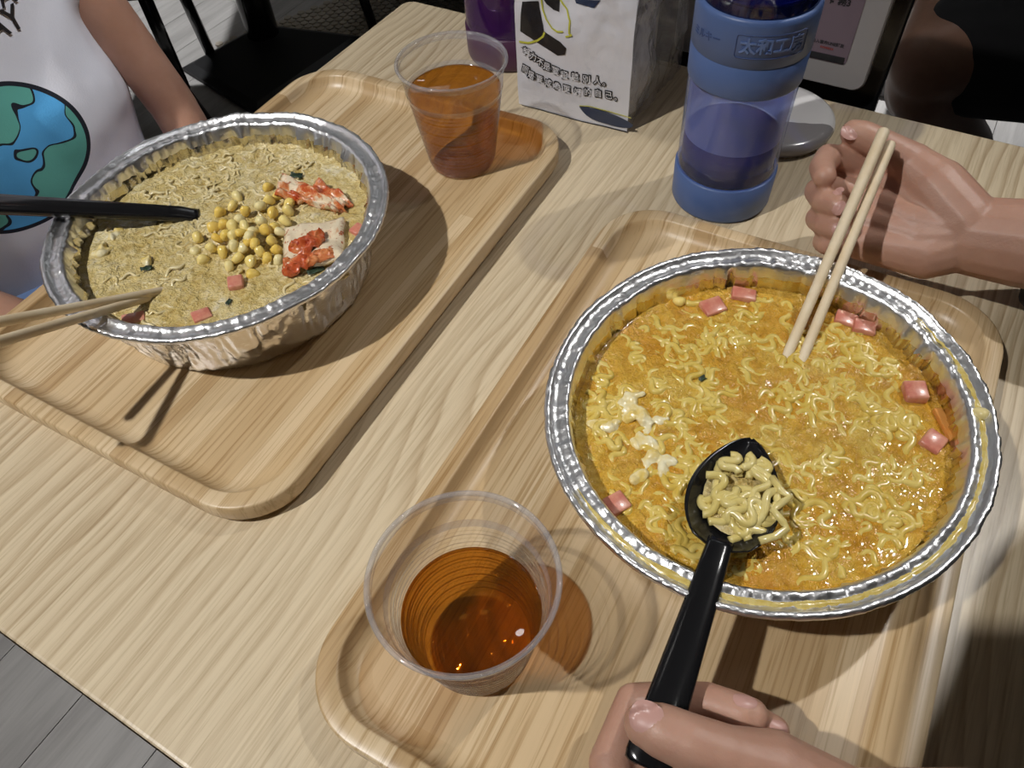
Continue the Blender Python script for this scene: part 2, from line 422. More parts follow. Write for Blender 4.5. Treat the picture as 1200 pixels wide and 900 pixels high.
# ------------------------------------------------------------------ room shell (floor top at -TZ below the table top; everything is lifted by TZ at the end)
FZ = -TZ
fl = mesh('floor', *box_vf((0, 0, -0.03), (9.0, 9.0, 0.04)), simple('dark_joint', (0.16, 0.155, 0.15), 0.8), None, False, (0, 0.8, FZ - 0.002)); tag(fl, kind='structure')
PW, PL = 0.152, 0.92
pv, pf = box_vf((0, 0, -0.004), (PW - 0.0015, PL - 0.0015, 0.008))
plank_me = None
for i in range(-24, 25):
    for j in range(-3, 7):
        a0 = -0.9068 + i * PW + PW / 2; b0 = 0.7283 + (j - 1) * PL + PL / 2 + (0.0 if i % 2 == 0 else 0.40)
        c = ab(a0, b0, FZ + 0.0)
        if not (-2.4 < c.x < 2.6 and -0.7 < c.y < 4.2) or (-0.45 < a0 < 0.5 and -0.3 < b0 < 0.5): continue
        if plank_me is None:
            o = mesh('plank', pv, pf, M['floor'], None, False); plank_me = o.data
        else:
            o = bpy.data.objects.new('plank', plank_me); COL.objects.link(o)
        o.parent = fl; o.location = c - Vector(fl.location); o.location.z = 0.0; o.rotation_euler = (0, 0, TY)
wallm = simple('warm_grey_wall', (0.30, 0.29, 0.28), 0.8)
for nm, c, s in (('wall_back', (0, 5.3, 0), (9, 0.1, 2.8)), ('wall_front', (0, -3.7, 0), (9, 0.1, 2.8)), ('wall_left', (-4.5, 0.8, 0), (0.1, 9, 2.8)), ('wall_right', (4.5, 0.8, 0), (0.1, 9, 2.8))):
    tag(box(nm, (0, 0, 1.4), s, wallm, None, 0, 0, (c[0], c[1], FZ)), kind='structure')
tag(box('ceiling', (0, 0, 0.05), (9, 9, 0.1), simple('light_grey_ceiling', (0.50, 0.50, 0.50), 0.9), None, 0, 0, (0, 0.8, 2.04)), kind='structure')
def emit(name, col, s):
    t = NT(name); t.set(Base_Color=(*col, 1), Emission_Color=(*col, 1), Emission_Strength=s); return t.m
EM = emit('lamp_face', (1.0, 0.97, 0.93), 12.0); EMP = emit('added_panel_face', (0.93, 0.97, 1.0), 2.6); ring = simple('white_lamp_ring', (0.7, 0.7, 0.7), 0.4)
for (x, y), lb in zip(((KEY_A[0], KEY_A[1]), (KEY_B[0], KEY_B[1]), (0.35, 2.6), (-1.5, 2.3), (1.15, 2.5), (0.45, 0.15), (0.1, -1.3), (1.9, -0.7), (-2.3, 1.0), (-0.75, 1.3), (2.3, 1.9)),
                      ('white ceiling downlight above the near left', 'white ceiling downlight above the diner on the right', 'added white ceiling downlight beyond the table', 'added white ceiling downlight beyond the child', 'added white ceiling downlight above the bright floor', 'added white ceiling downlight over the right tray', 'added white ceiling downlight behind the viewer', 'added white ceiling downlight behind the diner', 'added white ceiling downlight far left', 'added white ceiling downlight over the far left corner', 'added white ceiling downlight at the far right')):
    t = empty('ceiling_light', (x, y, 2.04)); tag(t, lb, 'ceiling light', 'ceiling lights')  # beyond both key-lamp fixtures, the downlights are added for foil glints and fill
    lathe('lamp_ring', [(0.055, 0.0), (0.055, -0.012), (0.075, -0.012), (0.078, -0.004), (0.078, 0.0)], 32, ring, t, close=True)
    lathe('diffuser', [(0.0, -0.006), (0.054, -0.006), (0.054, -0.003), (0.0, -0.003)], 24, EM, t)
for (x, y), lb in zip(((0.2, 3.5), (-1.4, 3.4), (1.6, 3.0)), ('added square ceiling light panel far beyond the table', 'added square ceiling light panel far beyond the child', 'added square ceiling light panel far beyond the sign')):
    t = empty('added_ceiling_panel', (x, y, 2.04)); tag(t, lb, 'ceiling light', 'added ceiling light panels')
    box('panel_frame', (0, 0, -0.005), (0.64, 0.64, 0.009), ring, t, 0.002); box('diffuser', (0, 0, -0.012), (0.58, 0.58, 0.004), EMP, t)  # unseen panels, added so the foil rims have something bright to reflect
lamp('floor_fill_spot', (1.15, 2.5, 2.0 + TZ), 420, 0.05, (1.1, 2.05, 0), 40)  # added spot that brightens the far floor patch
lamp('child_fill_spot', (0.45, 0.15, 2.0 + TZ), 170, 0.04, (-0.42, 0.67, TZ + 0.10), 14, (0.92, 0.95, 1.0))  # added narrow fill on the child's shirt, whose front the key misses
lamp('back_fill_spot', (-1.5, 2.3, 2.0 + TZ), 260, 0.05, (-0.9, 2.6, 0), 60)  # added spot to lighten the background floor

# ------------------------------------------------------------------ table
A0, A1, B0, B1, TH = -0.506, 0.222, -0.0195, 0.6270, 0.026
tb = empty('dining_table', ab((A0 + A1) / 2, (B0 + B1) / 2, FZ), TY); tag(tb, 'pale ash dining table with a square-edged laminate top', 'table')
W0, L0 = A1 - A0, B1 - B0
def rr_loops(w, l, r, zs): return [[(x, y, z) for x, y in round_rect(w - 2 * i, l - 2 * i, max(r - i, 0.001))] for i, z in zs]
V, F = loft(rr_loops(W0, L0, 0.012, [(0.0, TZ - TH), (0.0, TZ - 0.0012), (0.0008, TZ - 0.0002), (0.002, TZ)]))
top = mesh('tabletop', V, F, M['table'], tb, False)
o1 = rr_loops(W0 + 0.0014, L0 + 0.0014, 0.0127, [(0.0, TZ - TH), (0.0, TZ - 0.002)]); 
V, F = loft(o1, False, False); mesh('edge_band', V, F, M['edge'], tb, False)
lathe('pedestal', [(0, 0.02), (0.04, 0.02), (0.04, TZ - TH - 0.012), (0.12, TZ - TH - 0.012), (0.12, TZ - TH), (0, TZ - TH)], 32, M['black'], tb)
box('base_plate', (0, 0, 0.01), (0.42, 0.42, 0.02), M['black'], tb, 0.004)

# ------------------------------------------------------------------ serving trays
TW, TL, TT, TFL = 0.2574, 0.3920, 0.018, 0.007
def tray(loc, yaw, label):
    prof = [(0.004, 0.0), (0.0012, 0.0035), (0.0, 0.007), (0.0, 0.0168), (0.0004, 0.0176), (0.0012, 0.018), (0.0088, 0.018), (0.0096, 0.0177), (0.0102, 0.0168),
            (0.0112, 0.0145), (0.0128, 0.0118), (0.0152, 0.0094), (0.0184, 0.0077), (0.0225, 0.0070)]
    loops = [[(x, y, z) for x, y in round_rect(TW - 2 * i, TL - 2 * i, max(0.040 - i * 0.75, 0.004), 14)] for i, z in prof]
    V, F = loft(loops)
    o = mesh('serving_tray', V, F, M['bamboo'], None, True, (loc[0], loc[1], 0.0)); o.rotation_euler = (0, 0, yaw)
    for p in o.data.polygons:
        if len(p.vertices) > 4: p.use_smooth = False
    return tag(o, label, 'tray', 'bamboo serving trays')
tray((-0.1459, 0.4267), -0.5576, 'bamboo tray on the left under the bowl with sweetcorn')
tray((0.0958, 0.2033), -0.5573, 'bamboo tray on the right under the bowl with the noodle spoon')

# ------------------------------------------------------------------ foil bowls
FZ0 = TFL
def foil_bowl(c, ea, eb, seed, label, inner_mat, crumple, cb=None):
    rg = random.Random(seed); folds = []
    for k in range(105):
        folds.append((rg.uniform(0, 2 * pi), rg.uniform(0.005, 0.013), rg.choice((-1, 1, 1)) * rg.uniform(0.3, 1.0), rg.uniform(-0.10, 0.10), rg.uniform(0.0, 0.5)))
    prof = [(0.0, 0.0), (0.04, 0.0), (0.080, 0.0), (0.0862, 0.0008), (0.0885, 0.0035)]
    nw = 12
    for k in range(1, nw + 1): f = k / nw; prof.append((0.0885 + 0.0095 * f, 0.0035 + 0.0465 * f))
    prof += [(0.0990, 0.0515), (0.1060, 0.0525), (0.1085, 0.0528), (0.1101, 0.0542), (0.1100, 0.0560), (0.1086, 0.0570), (0.1070, 0.0562), (0.1062, 0.0548),
             (0.1030, 0.0540), (0.1010, 0.0546), (0.0995, 0.0556), (0.0980, 0.0552), (0.0968, 0.0535)]
    k_in = len(prof)
    for k in range(1, nw + 1): f = 1 - k / nw; prof.append((0.0872 + 0.0090 * f, 0.0040 + 0.0465 * f))
    prof += [(0.0840, 0.0014), (0.04, 0.0010), (0.0, 0.0010)]
    sh = seed * 3.1
    def fn(t, k, r, z):
        e = 1 + ea * cos(2 * t) + eb * sin(2 * t)
        d = 0.0; w = 0.0
        f = min(max(z / 0.052, 0), 1)
        wall = 1.0 if (0.086 < r < 0.0985 and 0.002 < z < 0.053) else 0.0
        if wall:
            for (t0, wd, am, lean, lo) in folds:
                if f < lo: continue
                x = (t - t0 - lean * (f - 1) + pi) % (2 * pi) - pi
                if abs(x) < 0.06: d += am * math.exp(-(x / wd) ** 2) * min(1, (f - lo) * 3)
            d *= 0.0017
            n = noise.noise(Vector((cos(t) * 9 + sh, sin(t) * 9, z * 60)))
            n2 = noise.noise(Vector((cos(t) * 26 + sh, sin(t) * 26 + 4, z * 150)))
            d += crumple * (n * 0.0013 + n2 * 0.0009) * (0.3 + 0.7 * min(1, f * 2.5)) * (1 if f < 0.98 else 0.4)
            if k >= k_in: d *= 1.5
        elif z > 0.0525:
            n = noise.noise(Vector((cos(t) * 5 + sh, sin(t) * 5, 3.0))); n2 = noise.noise(Vector((cos(t) * 30 + sh, sin(t) * 30, k * 0.6))); n3 = noise.noise(Vector((cos(t) * 75 + sh, sin(t) * 75, k * 0.3)))
            w = n * 0.0012 + n2 * 0.00055 + n3 * 0.0003
            if r < 0.104: w += 0.0004 * max(0.0, sin(t * 62 + 3 * n)) + n3 * 0.0003
            d = n2 * 0.0005 + n3 * 0.0003
        return t, (r + d) * (e if r > 0.02 else 1), z + w
    V, F = lathe_vf(prof, 540, fn)
    t = empty('foil_bowl', (c[0], c[1], FZ0)); tag(t, label, 'bowl', 'foil noodle bowls')
    n = len(prof)
    rim0 = 5 + nw
    sets = {'bowl_wall': lambda k: k < rim0, 'rolled_rim': lambda k: rim0 <= k < k_in, 'bowl_inside': lambda k: k >= k_in}
    for nm, cond in sets.items():
        use = [i for i in range(len(F)) if cond(i % (n - 1))]; idx = {}; V2 = []; F2 = []
        for i in use:
            g = []
            for v in F[i]:
                if v not in idx: idx[v] = len(V2); V2.append(V[v])
                g.append(idx[v])
            F2.append(tuple(reversed(g)))
        mesh(nm, V2, F2, inner_mat if nm == 'bowl_inside' else M['foil_rim' if nm == 'rolled_rim' else 'foil'], t, True)
    return t, fn
BRC, BLC = (0.1243, 0.2178), (-0.1790, 0.4015)
bowl_r, rim_fn = foil_bowl(BRC, -0.0021, 0.0287, 3, 'round foil bowl on the right tray, full of orange-yellow noodle soup', M['foil_gold'], 0.6)
foil_bowl(BLC, -0.0070, 0.0137, 8, 'round foil bowl on the left tray with crumpled silver side, topped with sweetcorn', M['foil_dim'], 1.5)

V, F = [], []
for i in range(141):                                                # broth that ran into the groove of the rim
    t_ = radians(-158 + 184 * i / 140); e_ = min(1, min(i, 140 - i) / 14); wv_ = 0.6 + 0.4 * noise.noise(Vector((t_ * 7, 0.3, 0)))
    for k in range(5):
        f = k / 4; r_ = 0.1034 + (f - 0.5) * 0.0050 * e_ * max(0.25, wv_); _, rr_, zz_ = rim_fn(t_, 20, r_, 0.0543)
        V.append((rr_ * cos(t_), rr_ * sin(t_), zz_ + 0.0007 - 0.0008 * (2 * f - 1) ** 2))
o = mesh('soup_film', V, grid_faces(141, 5), mat_food('yellow_soup_film', (0.55, 0.40, 0.09), (0.66, 0.54, 0.20), 200, 0.2), bowl_r); o['label'] = 'yellow soup film in the groove of the rim'

# ------------------------------------------------------------------ soups
ZR, ZL = 0.0462, 0.0470
def soup(name, c, zs, ea, eb, mat, label, seed, amp):
    R, n, seg = 0.0945, 120, 380; V, F = [], []
    def rr(t): return R * (1 + ea * cos(2 * t) + eb * sin(2 * t))
    V.append((0, 0, 0))
    for j in range(1, n + 1):
        for i in range(seg):
            t = 2 * pi * i / seg; r = rr(t) * j / n; x, y = r * cos(t), r * sin(t)
            h = amp * (fract_noise((x * 60 + seed, y * 60, seed), 4) * 0.5 + noise.noise(Vector((x * 190, y * 190, seed + 5))) * 0.35 + 0.30 * abs(noise.noise(Vector((x * 420, y * 420, seed + 9)))))
            h *= min(1.0, (1 - j / n) * 9 + 0.12)
            if j == n: h += 0.0008
            V.append((x, y, h))
    for i in range(seg): F.append((0, 1 + i, 1 + (i + 1) % seg))
    for j in range(n - 1):
        for i in range(seg):
            i2 = (i + 1) % seg; F.append((1 + j * seg + i, 1 + (j + 1) * seg + i, 1 + (j + 1) * seg + i2, 1 + j * seg + i2))
    b0 = len(V)
    for i in range(seg):
        t = 2 * pi * i / seg; r = 0.086; V.append((r * cos(t), r * sin(t), 0.010 - zs))
    last = 1 + (n - 1) * seg
    for i in range(seg):
        i2 = (i + 1) % seg; F.append((last + i, b0 + i, b0 + i2, last + i2))
    F.append(tuple(reversed([b0 + i for i in range(seg)])))
    return tag(recalc(mesh(name, V, F, mat, None, True, (c[0], c[1], zs))), label, 'soup')
soup('noodle_soup', BRC, ZR, -0.0021, 0.0287, M['soup_r'], 'orange-yellow noodle broth filling the right foil bowl', 1.3, 0.0016)
soup('noodle_soup', BLC, ZL, -0.0070, 0.0137, M['soup_l'], 'pale yellow egg-drop broth filling the left foil bowl', 7.7, 0.0024)
def strand(rg, c0, ang, L, amp, wl, rad, zf, lim):
    n = max(10, int(L / 0.0013)); pts = []; x, y = c0; curl = rg.uniform(-26, 26); ph = rg.uniform(0, 6.28); zo = rg.uniform(-0.5, 1)
    for k in range(n):
        s = L * k / n; a = ang + curl * s; ph2 = ph + 2 * pi * s / wl
        a2 = a + (2 * pi * amp / wl) * cos(ph2) * 0.8
        x += cos(a2) * L / n; y += sin(a2) * L / n
        if lim and not lim(x, y): break
        pts.append(Vector((x, y, zf(x, y, s / L, zo) + 0.0008 * sin(ph2 * 0.5))))
    return pts
def noodles(name, c, zs, count, seed, mat, label, rad, dens, lift, Lr, amp, wl):
    rg = random.Random(seed); V, F = [], []; made = 0; tries = 0
    lim = lambda x, y: x * x + y * y < 0.0895 ** 2
    while made < count and tries < count * 12:
        tries += 1; r = 0.088 * math.sqrt(rg.random()); t = rg.uniform(0, 2 * pi); x, y = r * cos(t), r * sin(t)
        if rg.random() > dens(x, y): continue
        def zf(px, py, f, zo): return lift * (noise.noise(Vector((px * 55 + seed, py * 55, seed * 2.0))) * 1.1 + zo * 0.75) - rad * 0.85 - 0.0022 * (2 * f - 1) ** 4
        pts = strand(rg, (x, y), rg.uniform(0, 6.28), rg.uniform(*Lr), rg.uniform(*amp), rg.uniform(*wl), rad, zf, lim)
        if len(pts) < 8: continue
        v, f = tube_vf(pts, rad * rg.uniform(0.85, 1.12), 6, len(V)); V += v; F += f; made += 1
    o = mesh(name, V, F, mat, None, True, (c[0], c[1], zs)); return tag(o, label, 'noodles', None, 'stuff')
def dens_r(x, y):
    g = 1.0
    g -= 0.93 * math.exp(-(((x - 0.006) / 0.024) ** 2 + ((y - 0.026) / 0.020) ** 2))
    g -= 0.85 * math.exp(-(((x + 0.050) / 0.022) ** 2 + ((y - 0.002) / 0.022) ** 2))
    g -= 0.60 * math.exp(-(((x + 0.004) / 0.045) ** 2 + ((y + 0.060) / 0.020) ** 2))
    return max(0.03, g * (0.45 + 0.9 * (0.5 + noise.noise(Vector((x * 28, y * 28, 2.2))))))
noodles('curly_noodles', BRC, ZR, 430, 11, M['noodle_r'], 'curly yellow noodles half sunk in the right bowl of soup', 0.00200, dens_r, 0.0013, (0.025, 0.06), (0.0034, 0.0058), (0.015, 0.023))
def dens_l(x, y): return max(0.05, 0.35 + 1.1 * noise.noise(Vector((x * 30, y * 30, 9.1))) + 5 * y)
noodles('fine_noodles', BLC, ZL, 300, 23, M['noodle_l'], 'fine cream noodle strands half sunk in the left bowl of soup', 0.00105, dens_l, 0.0017, (0.015, 0.034), (0.0012, 0.0026), (0.008, 0.013))

# ------------------------------------------------------------------ things floating in the soups
def lumps(name, base, parts, voxel, mat, label, cat, group=None, smooth=2, rough=0.0008):
    pcs = [('ell', Vector(base) + Vector(p), r, Matrix.Rotation(a, 3, 'Z')) for p, r, a in parts]
    o = organic(name, pcs, voxel, mat, None, smooth, base)
    for v in o.data.vertices:
        v.co += Vector((0, 0, 1)) * (rough * fract_noise(v.co * 160 + Vector(base) * 50, 3))
    return tag(o, label, cat, group)
def egg(base, n, spread, seed, label):
    rg = random.Random(seed); P = []
    for k in range(n):
        d = spread * rg.random() ** 0.6; t = rg.uniform(0, 6.28)
        P.append(((d * cos(t), d * sin(t), rg.uniform(-0.0012, 0.0012)), (rg.uniform(0.003, 0.0065), rg.uniform(0.002, 0.0036), rg.uniform(0.0013, 0.0027)), rg.uniform(0, 3.1)))
    lumps('egg_curd', (base[0], base[1], base[2] - 0.0006), P, 0.0007, M['egg'], label, 'egg', 'bits of poached egg', 5, 0.0014)
egg((0.0659, 0.2262, 0.0468), 18, 0.0150, 1, 'largest white and yellow egg curd at the left of the right soup')
egg((0.0450, 0.2231, 0.0465), 8, 0.0060, 2, 'small white egg curd nearest the left rim of the right soup')
egg((0.0633, 0.2005, 0.0465), 14, 0.0125, 3, 'flat cream egg curd just in front of the largest curd')
egg((-0.2558, 0.4088, 0.0475), 6, 0.0055, 4, 'white egg curd under the black spoon handle in the left soup')
egg((-0.2598, 0.3917, 0.0475), 5, 0.0050, 5, 'yellow egg curd by the left wall of the left bowl')
egg((-0.2260, 0.3766, 0.0480), 2, 0.0018, 6, 'tiny square of yellow egg with a seaweed flake in the left soup')
egg((-0.1006, 0.3494, 0.0480), 5, 0.0045, 7, 'pale egg bit beside the kimchi square at the bowl edge')
def cube_food(name, base, s, rz, tilt, mat, label, cat, group=None):
    o = box(name, (0, 0, 0), s, mat, None, min(s) * 0.16, 0, base, 2); o.rotation_euler = (tilt[0], tilt[1], rz); return tag(o, label, cat, group)
HG = 'pink ham cubes'
cube_food('ham_cube', (-0.1647, 0.3488, 0.0478), (0.0095, 0.0095, 0.0075), 0.2, (0.1, 0.05), M['ham'], 'pink ham cube below the sweetcorn in the left soup', 'ham', HG)
cube_food('ham_cube', (-0.1819, 0.3246, 0.0465), (0.011, 0.009, 0.005), 0.5, (0.05, 0.1), M['ham'], 'pink ham piece at the near edge of the left soup', 'ham', HG)
cube_food('ham_cube', (-0.2236, 0.3272, 0.0465), (0.013, 0.008, 0.004), 0.3, (0.0, 0.1), M['ham'], 'pink ham slice under the wooden chopsticks in the left soup', 'ham', HG)
cube_food('ham_cube', (-0.0920, 0.3898, 0.0478), (0.009, 0.007, 0.005), 0.9, (0.1, 0.0), M['ham'], 'pink ham piece right of the kimchi square', 'ham', HG)
cube_food('ham_cube', (0.2080, 0.2258, 0.0478), (0.0112, 0.0112, 0.0075), -0.15, (0.06, -0.08), M['ham'], 'pink ham cube at the right side of the right soup', 'ham', HG)
cube_food('ham_cube', (0.2056, 0.1959, 0.0460), (0.011, 0.010, 0.007), 0.7, (0.12, -0.12), M['ham'], 'half-sunk ham cube beside the carrot strip', 'ham', HG)
cube_food('ham_cube', (0.1982, 0.2728, 0.0465), (0.012, 0.009, 0.006), -0.4, (0.0, 0.1), M['ham'], 'ham piece by the far rim, right of the chopsticks', 'ham', HG)
cube_food('ham_cube', (0.1907, 0.2804, 0.0462), (0.012, 0.009, 0.005), -0.5, (0.05, 0.1), M['ham'], 'ham piece touching the chopsticks at the far rim', 'ham', HG)
cube_food('ham_cube', (0.1193, 0.2978, 0.0462), (0.013, 0.011, 0.006), 0.3, (0.1, 0.0), M['ham'], 'ham piece at the far left of the right soup', 'ham', HG)
cube_food('ham_cube', (0.1390, 0.3054, 0.0460), (0.014, 0.009, 0.006), -0.3, (0.0, 0.1), M['ham'], 'ham piece tight against the far rim of the right bowl', 'ham', HG)
cube_food('ham_cube', (0.0451, 0.1759, 0.0468), (0.011, 0.010, 0.005), 0.5, (0.1, 0.1), M['ham'], 'ham piece at the near left rim of the right soup', 'ham', HG)
cube_food('carrot_strip', (0.2158, 0.1999, 0.0470), (0.0045, 0.030, 0.003), 0.03, (0.0, 0.1), M['carrot'], 'thin orange carrot strip along the right wall of the right soup', 'carrot')
def flake(base, s, rz, label):
    n = 7; V, F = [], []
    for lay in (0, 1):
        for i in range(n):
            for j in range(n):
                x, y = (i / (n - 1) - 0.5) * s[0], (j / (n - 1) - 0.5) * s[1]
                V.append((x + 0.0006 * noise.noise(Vector((j * 0.9, lay, rz * 9))), y, 0.0012 * noise.noise(Vector((i * 0.6, j * 0.6, rz * 5))) - lay * 0.0004))
    F = grid_faces(n, n) + [tuple(reversed(f)) for f in grid_faces(n, n, False, n * n)]
    for k in range(n - 1):
        for (p, q) in (((k, 0), (k + 1, 0)), ((k + 1, n - 1), (k, n - 1)), ((0, k + 1), (0, k)), ((n - 1, k), (n - 1, k + 1))):
            a, b = p[0] * n + p[1], q[0] * n + q[1]; F.append((a, b, b + n * n, a + n * n))
    o = recalc(mesh('seaweed_flake', V, F, M['nori'], None, True, base)); o.rotation_euler = (0.1, 0.1, rz); return tag(o, label, 'seaweed', 'seaweed flakes')
flake((-0.2253, 0.3698, 0.0484), (0.0070, 0.0032), 0.3, 'dark seaweed flake beside the tiny egg square')
flake((-0.1157, 0.3546, 0.0490), (0.0110, 0.0045), 0.45, 'largest dark seaweed flake, under the kimchi square')
flake((-0.1387, 0.4530, 0.0488), (0.0085, 0.0045), -0.2, 'dark seaweed flake behind the ruffled kimchi')
flake((-0.1669, 0.3340, 0.0482), (0.0050, 0.0025), 1.2, 'small green flake near the ham cube in the left soup')
flake((0.1019, 0.2466, 0.0478), (0.0045, 0.0028), 0.5, 'small dark flake in the right soup')
# sweetcorn: one kernel, copied
def kernel_mesh():
    V, F = [], []; n, seg = 9, 10
    for j in range(n + 1):
        f = j / n; z = (f - 0.5) * 0.0085
        r = 0.0036 * (math.sin(pi * min(1, (f * 0.93 + 0.07))) ** 0.5) * (0.62 + 0.5 * f) if 0 < j < n else 0.0004
        for i in range(seg):
            t = 2 * pi * i / seg; c, s = cos(t), sin(t)
            V.append((r * math.copysign(abs(c) ** 0.75, c) * 1.08, r * math.copysign(abs(s) ** 0.75, s) * 0.82, z - (0.0007 if j == n else 0)))
    F = []
    for j in range(n):
        for i in range(seg):
            i2 = (i + 1) % seg; F.append((j * seg + i, j * seg + i2, (j + 1) * seg + i2, (j + 1) * seg + i))
    F.append(tuple(reversed(range(seg)))); F.append(tuple(n * seg + i for i in range(seg)))
    return V, F
KM = None
corn_pts = ((-0.1962, 0.3943, 0.0500), (-0.1858, 0.3821, 0.0510), (-0.1963, 0.3829, 0.0485), (-0.1901, 0.3733, 0.0485), (-0.1877, 0.4034, 0.0500), (-0.1821, 0.3889, 0.0525), (-0.1790, 0.4013, 0.0530), (-0.1728, 0.3971, 0.0545), (-0.1756, 0.3897, 0.0540),
            (-0.1690, 0.3780, 0.0550), (-0.1640, 0.3764, 0.0530), (-0.1695, 0.3866, 0.0560), (-0.1649, 0.3874, 0.0570), (-0.1597, 0.3797, 0.0560), (-0.1577, 0.3885, 0.0560), (-0.1690, 0.4028, 0.0550), (-0.1674, 0.4136, 0.0530), (-0.1769, 0.4345, 0.0495),
            (-0.1781, 0.4228, 0.0510), (-0.1863, 0.4179, 0.0500), (-0.1533, 0.3961, 0.0575), (-0.1583, 0.4178, 0.0530), (-0.1566, 0.4414, 0.0500), (-0.1530, 0.4240, 0.0525), (-0.1481, 0.4291, 0.0515), (-0.1395, 0.4199, 0.0515), (-0.1390, 0.4121, 0.0520),
            (-0.1484, 0.4089, 0.0535), (-0.1392, 0.4003, 0.0525), (-0.1456, 0.3926, 0.0540), (-0.1413, 0.3897, 0.0525), (-0.1455, 0.3816, 0.0535), (-0.1418, 0.3738, 0.0515), (-0.1528, 0.3743, 0.0515), (-0.1574, 0.3654, 0.0515), (-0.1664, 0.3702, 0.0510),
            (-0.1717, 0.3651, 0.0490), (-0.1778, 0.3782, 0.0500), (-0.1483, 0.3688, 0.0495), (-0.1405, 0.3671, 0.0495), (-0.1558, 0.3574, 0.0480), (-0.1579, 0.3819, 0.0575), (-0.1553, 0.3771, 0.0550), (-0.1499, 0.3886, 0.0565), (-0.1633, 0.3924, 0.0575))
rg = random.Random(5)
for k, pt in enumerate(corn_pts):
    if KM is None:
        o = mesh('corn_kernel', *kernel_mesh(), M['corn'], None, True); KM = o.data
    else:
        o = bpy.data.objects.new('corn_kernel', KM); COL.objects.link(o)
    o.location = (pt[0], pt[1], pt[2] - 0.0010); o.rotation_euler = (rg.uniform(-1.3, 1.3), rg.uniform(-1.3, 1.3), rg.uniform(0, 6.28)); s = rg.uniform(1.0, 1.22); o.scale = (s, s, s)
    tag(o, 'yellow sweetcorn kernel in the mound on the left soup', 'sweetcorn', 'sweetcorn kernels in the mound')
for pt, lb in (((0.2247, 0.2005, 0.0625), 'yellow sweetcorn scrap stuck on the rim of the right bowl'), ((0.1012, 0.3046, 0.0470), 'yellow sweetcorn kernel at the far left edge of the right soup')):
    o = bpy.data.objects.new('corn_kernel', KM); COL.objects.link(o); o.location = pt; o.rotation_euler = (1.4, 0.3, 0.8); tag(o, lb, 'sweetcorn')
# kimchi
def kimchi(base, P, lab, mat, th, ruffle, seed):
    """P: four corners around base (x, y); a thick rumpled leaf piece"""
    n = 22; V = []; 
    for lay in (0, 1):
        for i in range(n):
            for j in range(n):
                u, v = i / (n - 1), j / (n - 1)
                p = [(1 - u) * (1 - v) * P[0][k] + u * (1 - v) * P[1][k] + u * v * P[2][k] + (1 - u) * v * P[3][k] for k in (0, 1)]
                e = min(u, 1 - u, v, 1 - v)
                w = 0.0013 * noise.noise(Vector((u * 4 + seed, v * 4, lay)))
                h = ruffle * fract_noise((u * 3.2 + seed, v * 3.2, seed), 3) + th * (1 - lay) * min(1, e * 9 + 0.25)
                V.append((p[0] + w, p[1] + w * 0.7, h - lay * 0.001))
    F = grid_faces(n, n) + [tuple(reversed(f)) for f in grid_faces(n, n, False, n * n)]
    for k in range(n - 1):
        for (p, q) in (((k, 0), (k + 1, 0)), ((k + 1, n - 1), (k, n - 1)), ((0, k + 1), (0, k)), ((n - 1, k), (n - 1, k + 1))):
            a, b = p[0] * n + p[1], q[0] * n + q[1]; F.append((a, b, b + n * n, a + n * n))
    o = recalc(mesh('kimchi_piece', V, F, mat, None, True, base)); return tag(o, lab, 'kimchi', 'kimchi pieces')
def rel(base, *pts): return [(p[0] - base[0], p[1] - base[1]) for p in pts]
kb = (-0.1185, 0.3777, 0.0505)
ks = kimchi(kb, rel(kb, (-0.1349, 0.3538, 0.0505), (-0.0987, 0.3595, 0.0505), (-0.1003, 0.3987, 0.0505), (-0.1396, 0.3943, 0.0505)), 'square white kimchi cabbage piece with red chilli on top, right of the sweetcorn', M['kimchi_w'], 0.0035, 0.0022, 2.2)
pcs = [('ell', Vector((-0.1205, 0.3716, 0.0575)), (0.011, 0.0055, 0.0035), Matrix.Rotation(0.25, 3, 'Z')), ('ell', Vector((-0.1248, 0.3683, 0.0560)), (0.008, 0.005, 0.003), None), ('ell', Vector((-0.1168, 0.3784, 0.0575)), (0.006, 0.004, 0.003), None),
       ('ell', Vector((-0.1242, 0.3590, 0.0545)), (0.012, 0.006, 0.003), Matrix.Rotation(-0.1, 3, 'Z')), ('ell', Vector((-0.1107, 0.3620, 0.0545)), (0.010, 0.005, 0.003), Matrix.Rotation(0.2, 3, 'Z')), ('ell', Vector((-0.1305, 0.3545, 0.0530)), (0.006, 0.006, 0.003), None)]
o = organic('chilli_topping', [(k[0], k[1] - Vector(kb), k[2], k[3]) for k in pcs], 0.0009, M['chilli'], ks, 2)
for v in o.data.vertices: v.co += Vector((0.0016 * noise.noise(v.co * 330 + Vector((3, 0, 0))), 0.0016 * noise.noise(v.co * 330), -0.0010 + 0.0026 * fract_noise(v.co * 210, 4)))
kb = (-0.1224, 0.4295, 0.0500)
kimchi(kb, rel(kb, (-0.1501, 0.4276, 0.0500), (-0.1200, 0.4157, 0.0500), (-0.1000, 0.4087, 0.0500), (-0.1475, 0.4545, 0.0500)), 'ruffled orange-red kimchi leaf behind the square piece', M['kimchi'], 0.0030, 0.0050, 6.1)
kb = (-0.1140, 0.4266, 0.0500)
kimchi(kb, rel(kb, (-0.1328, 0.4290, 0.0500), (-0.1078, 0.4062, 0.0500), (-0.0959, 0.4153, 0.0500), (-0.1187, 0.4411, 0.0500)), 'frilly orange kimchi scrap nearest the far rim of the left bowl', M['kimchi'], 0.0026, 0.0055, 3.7)

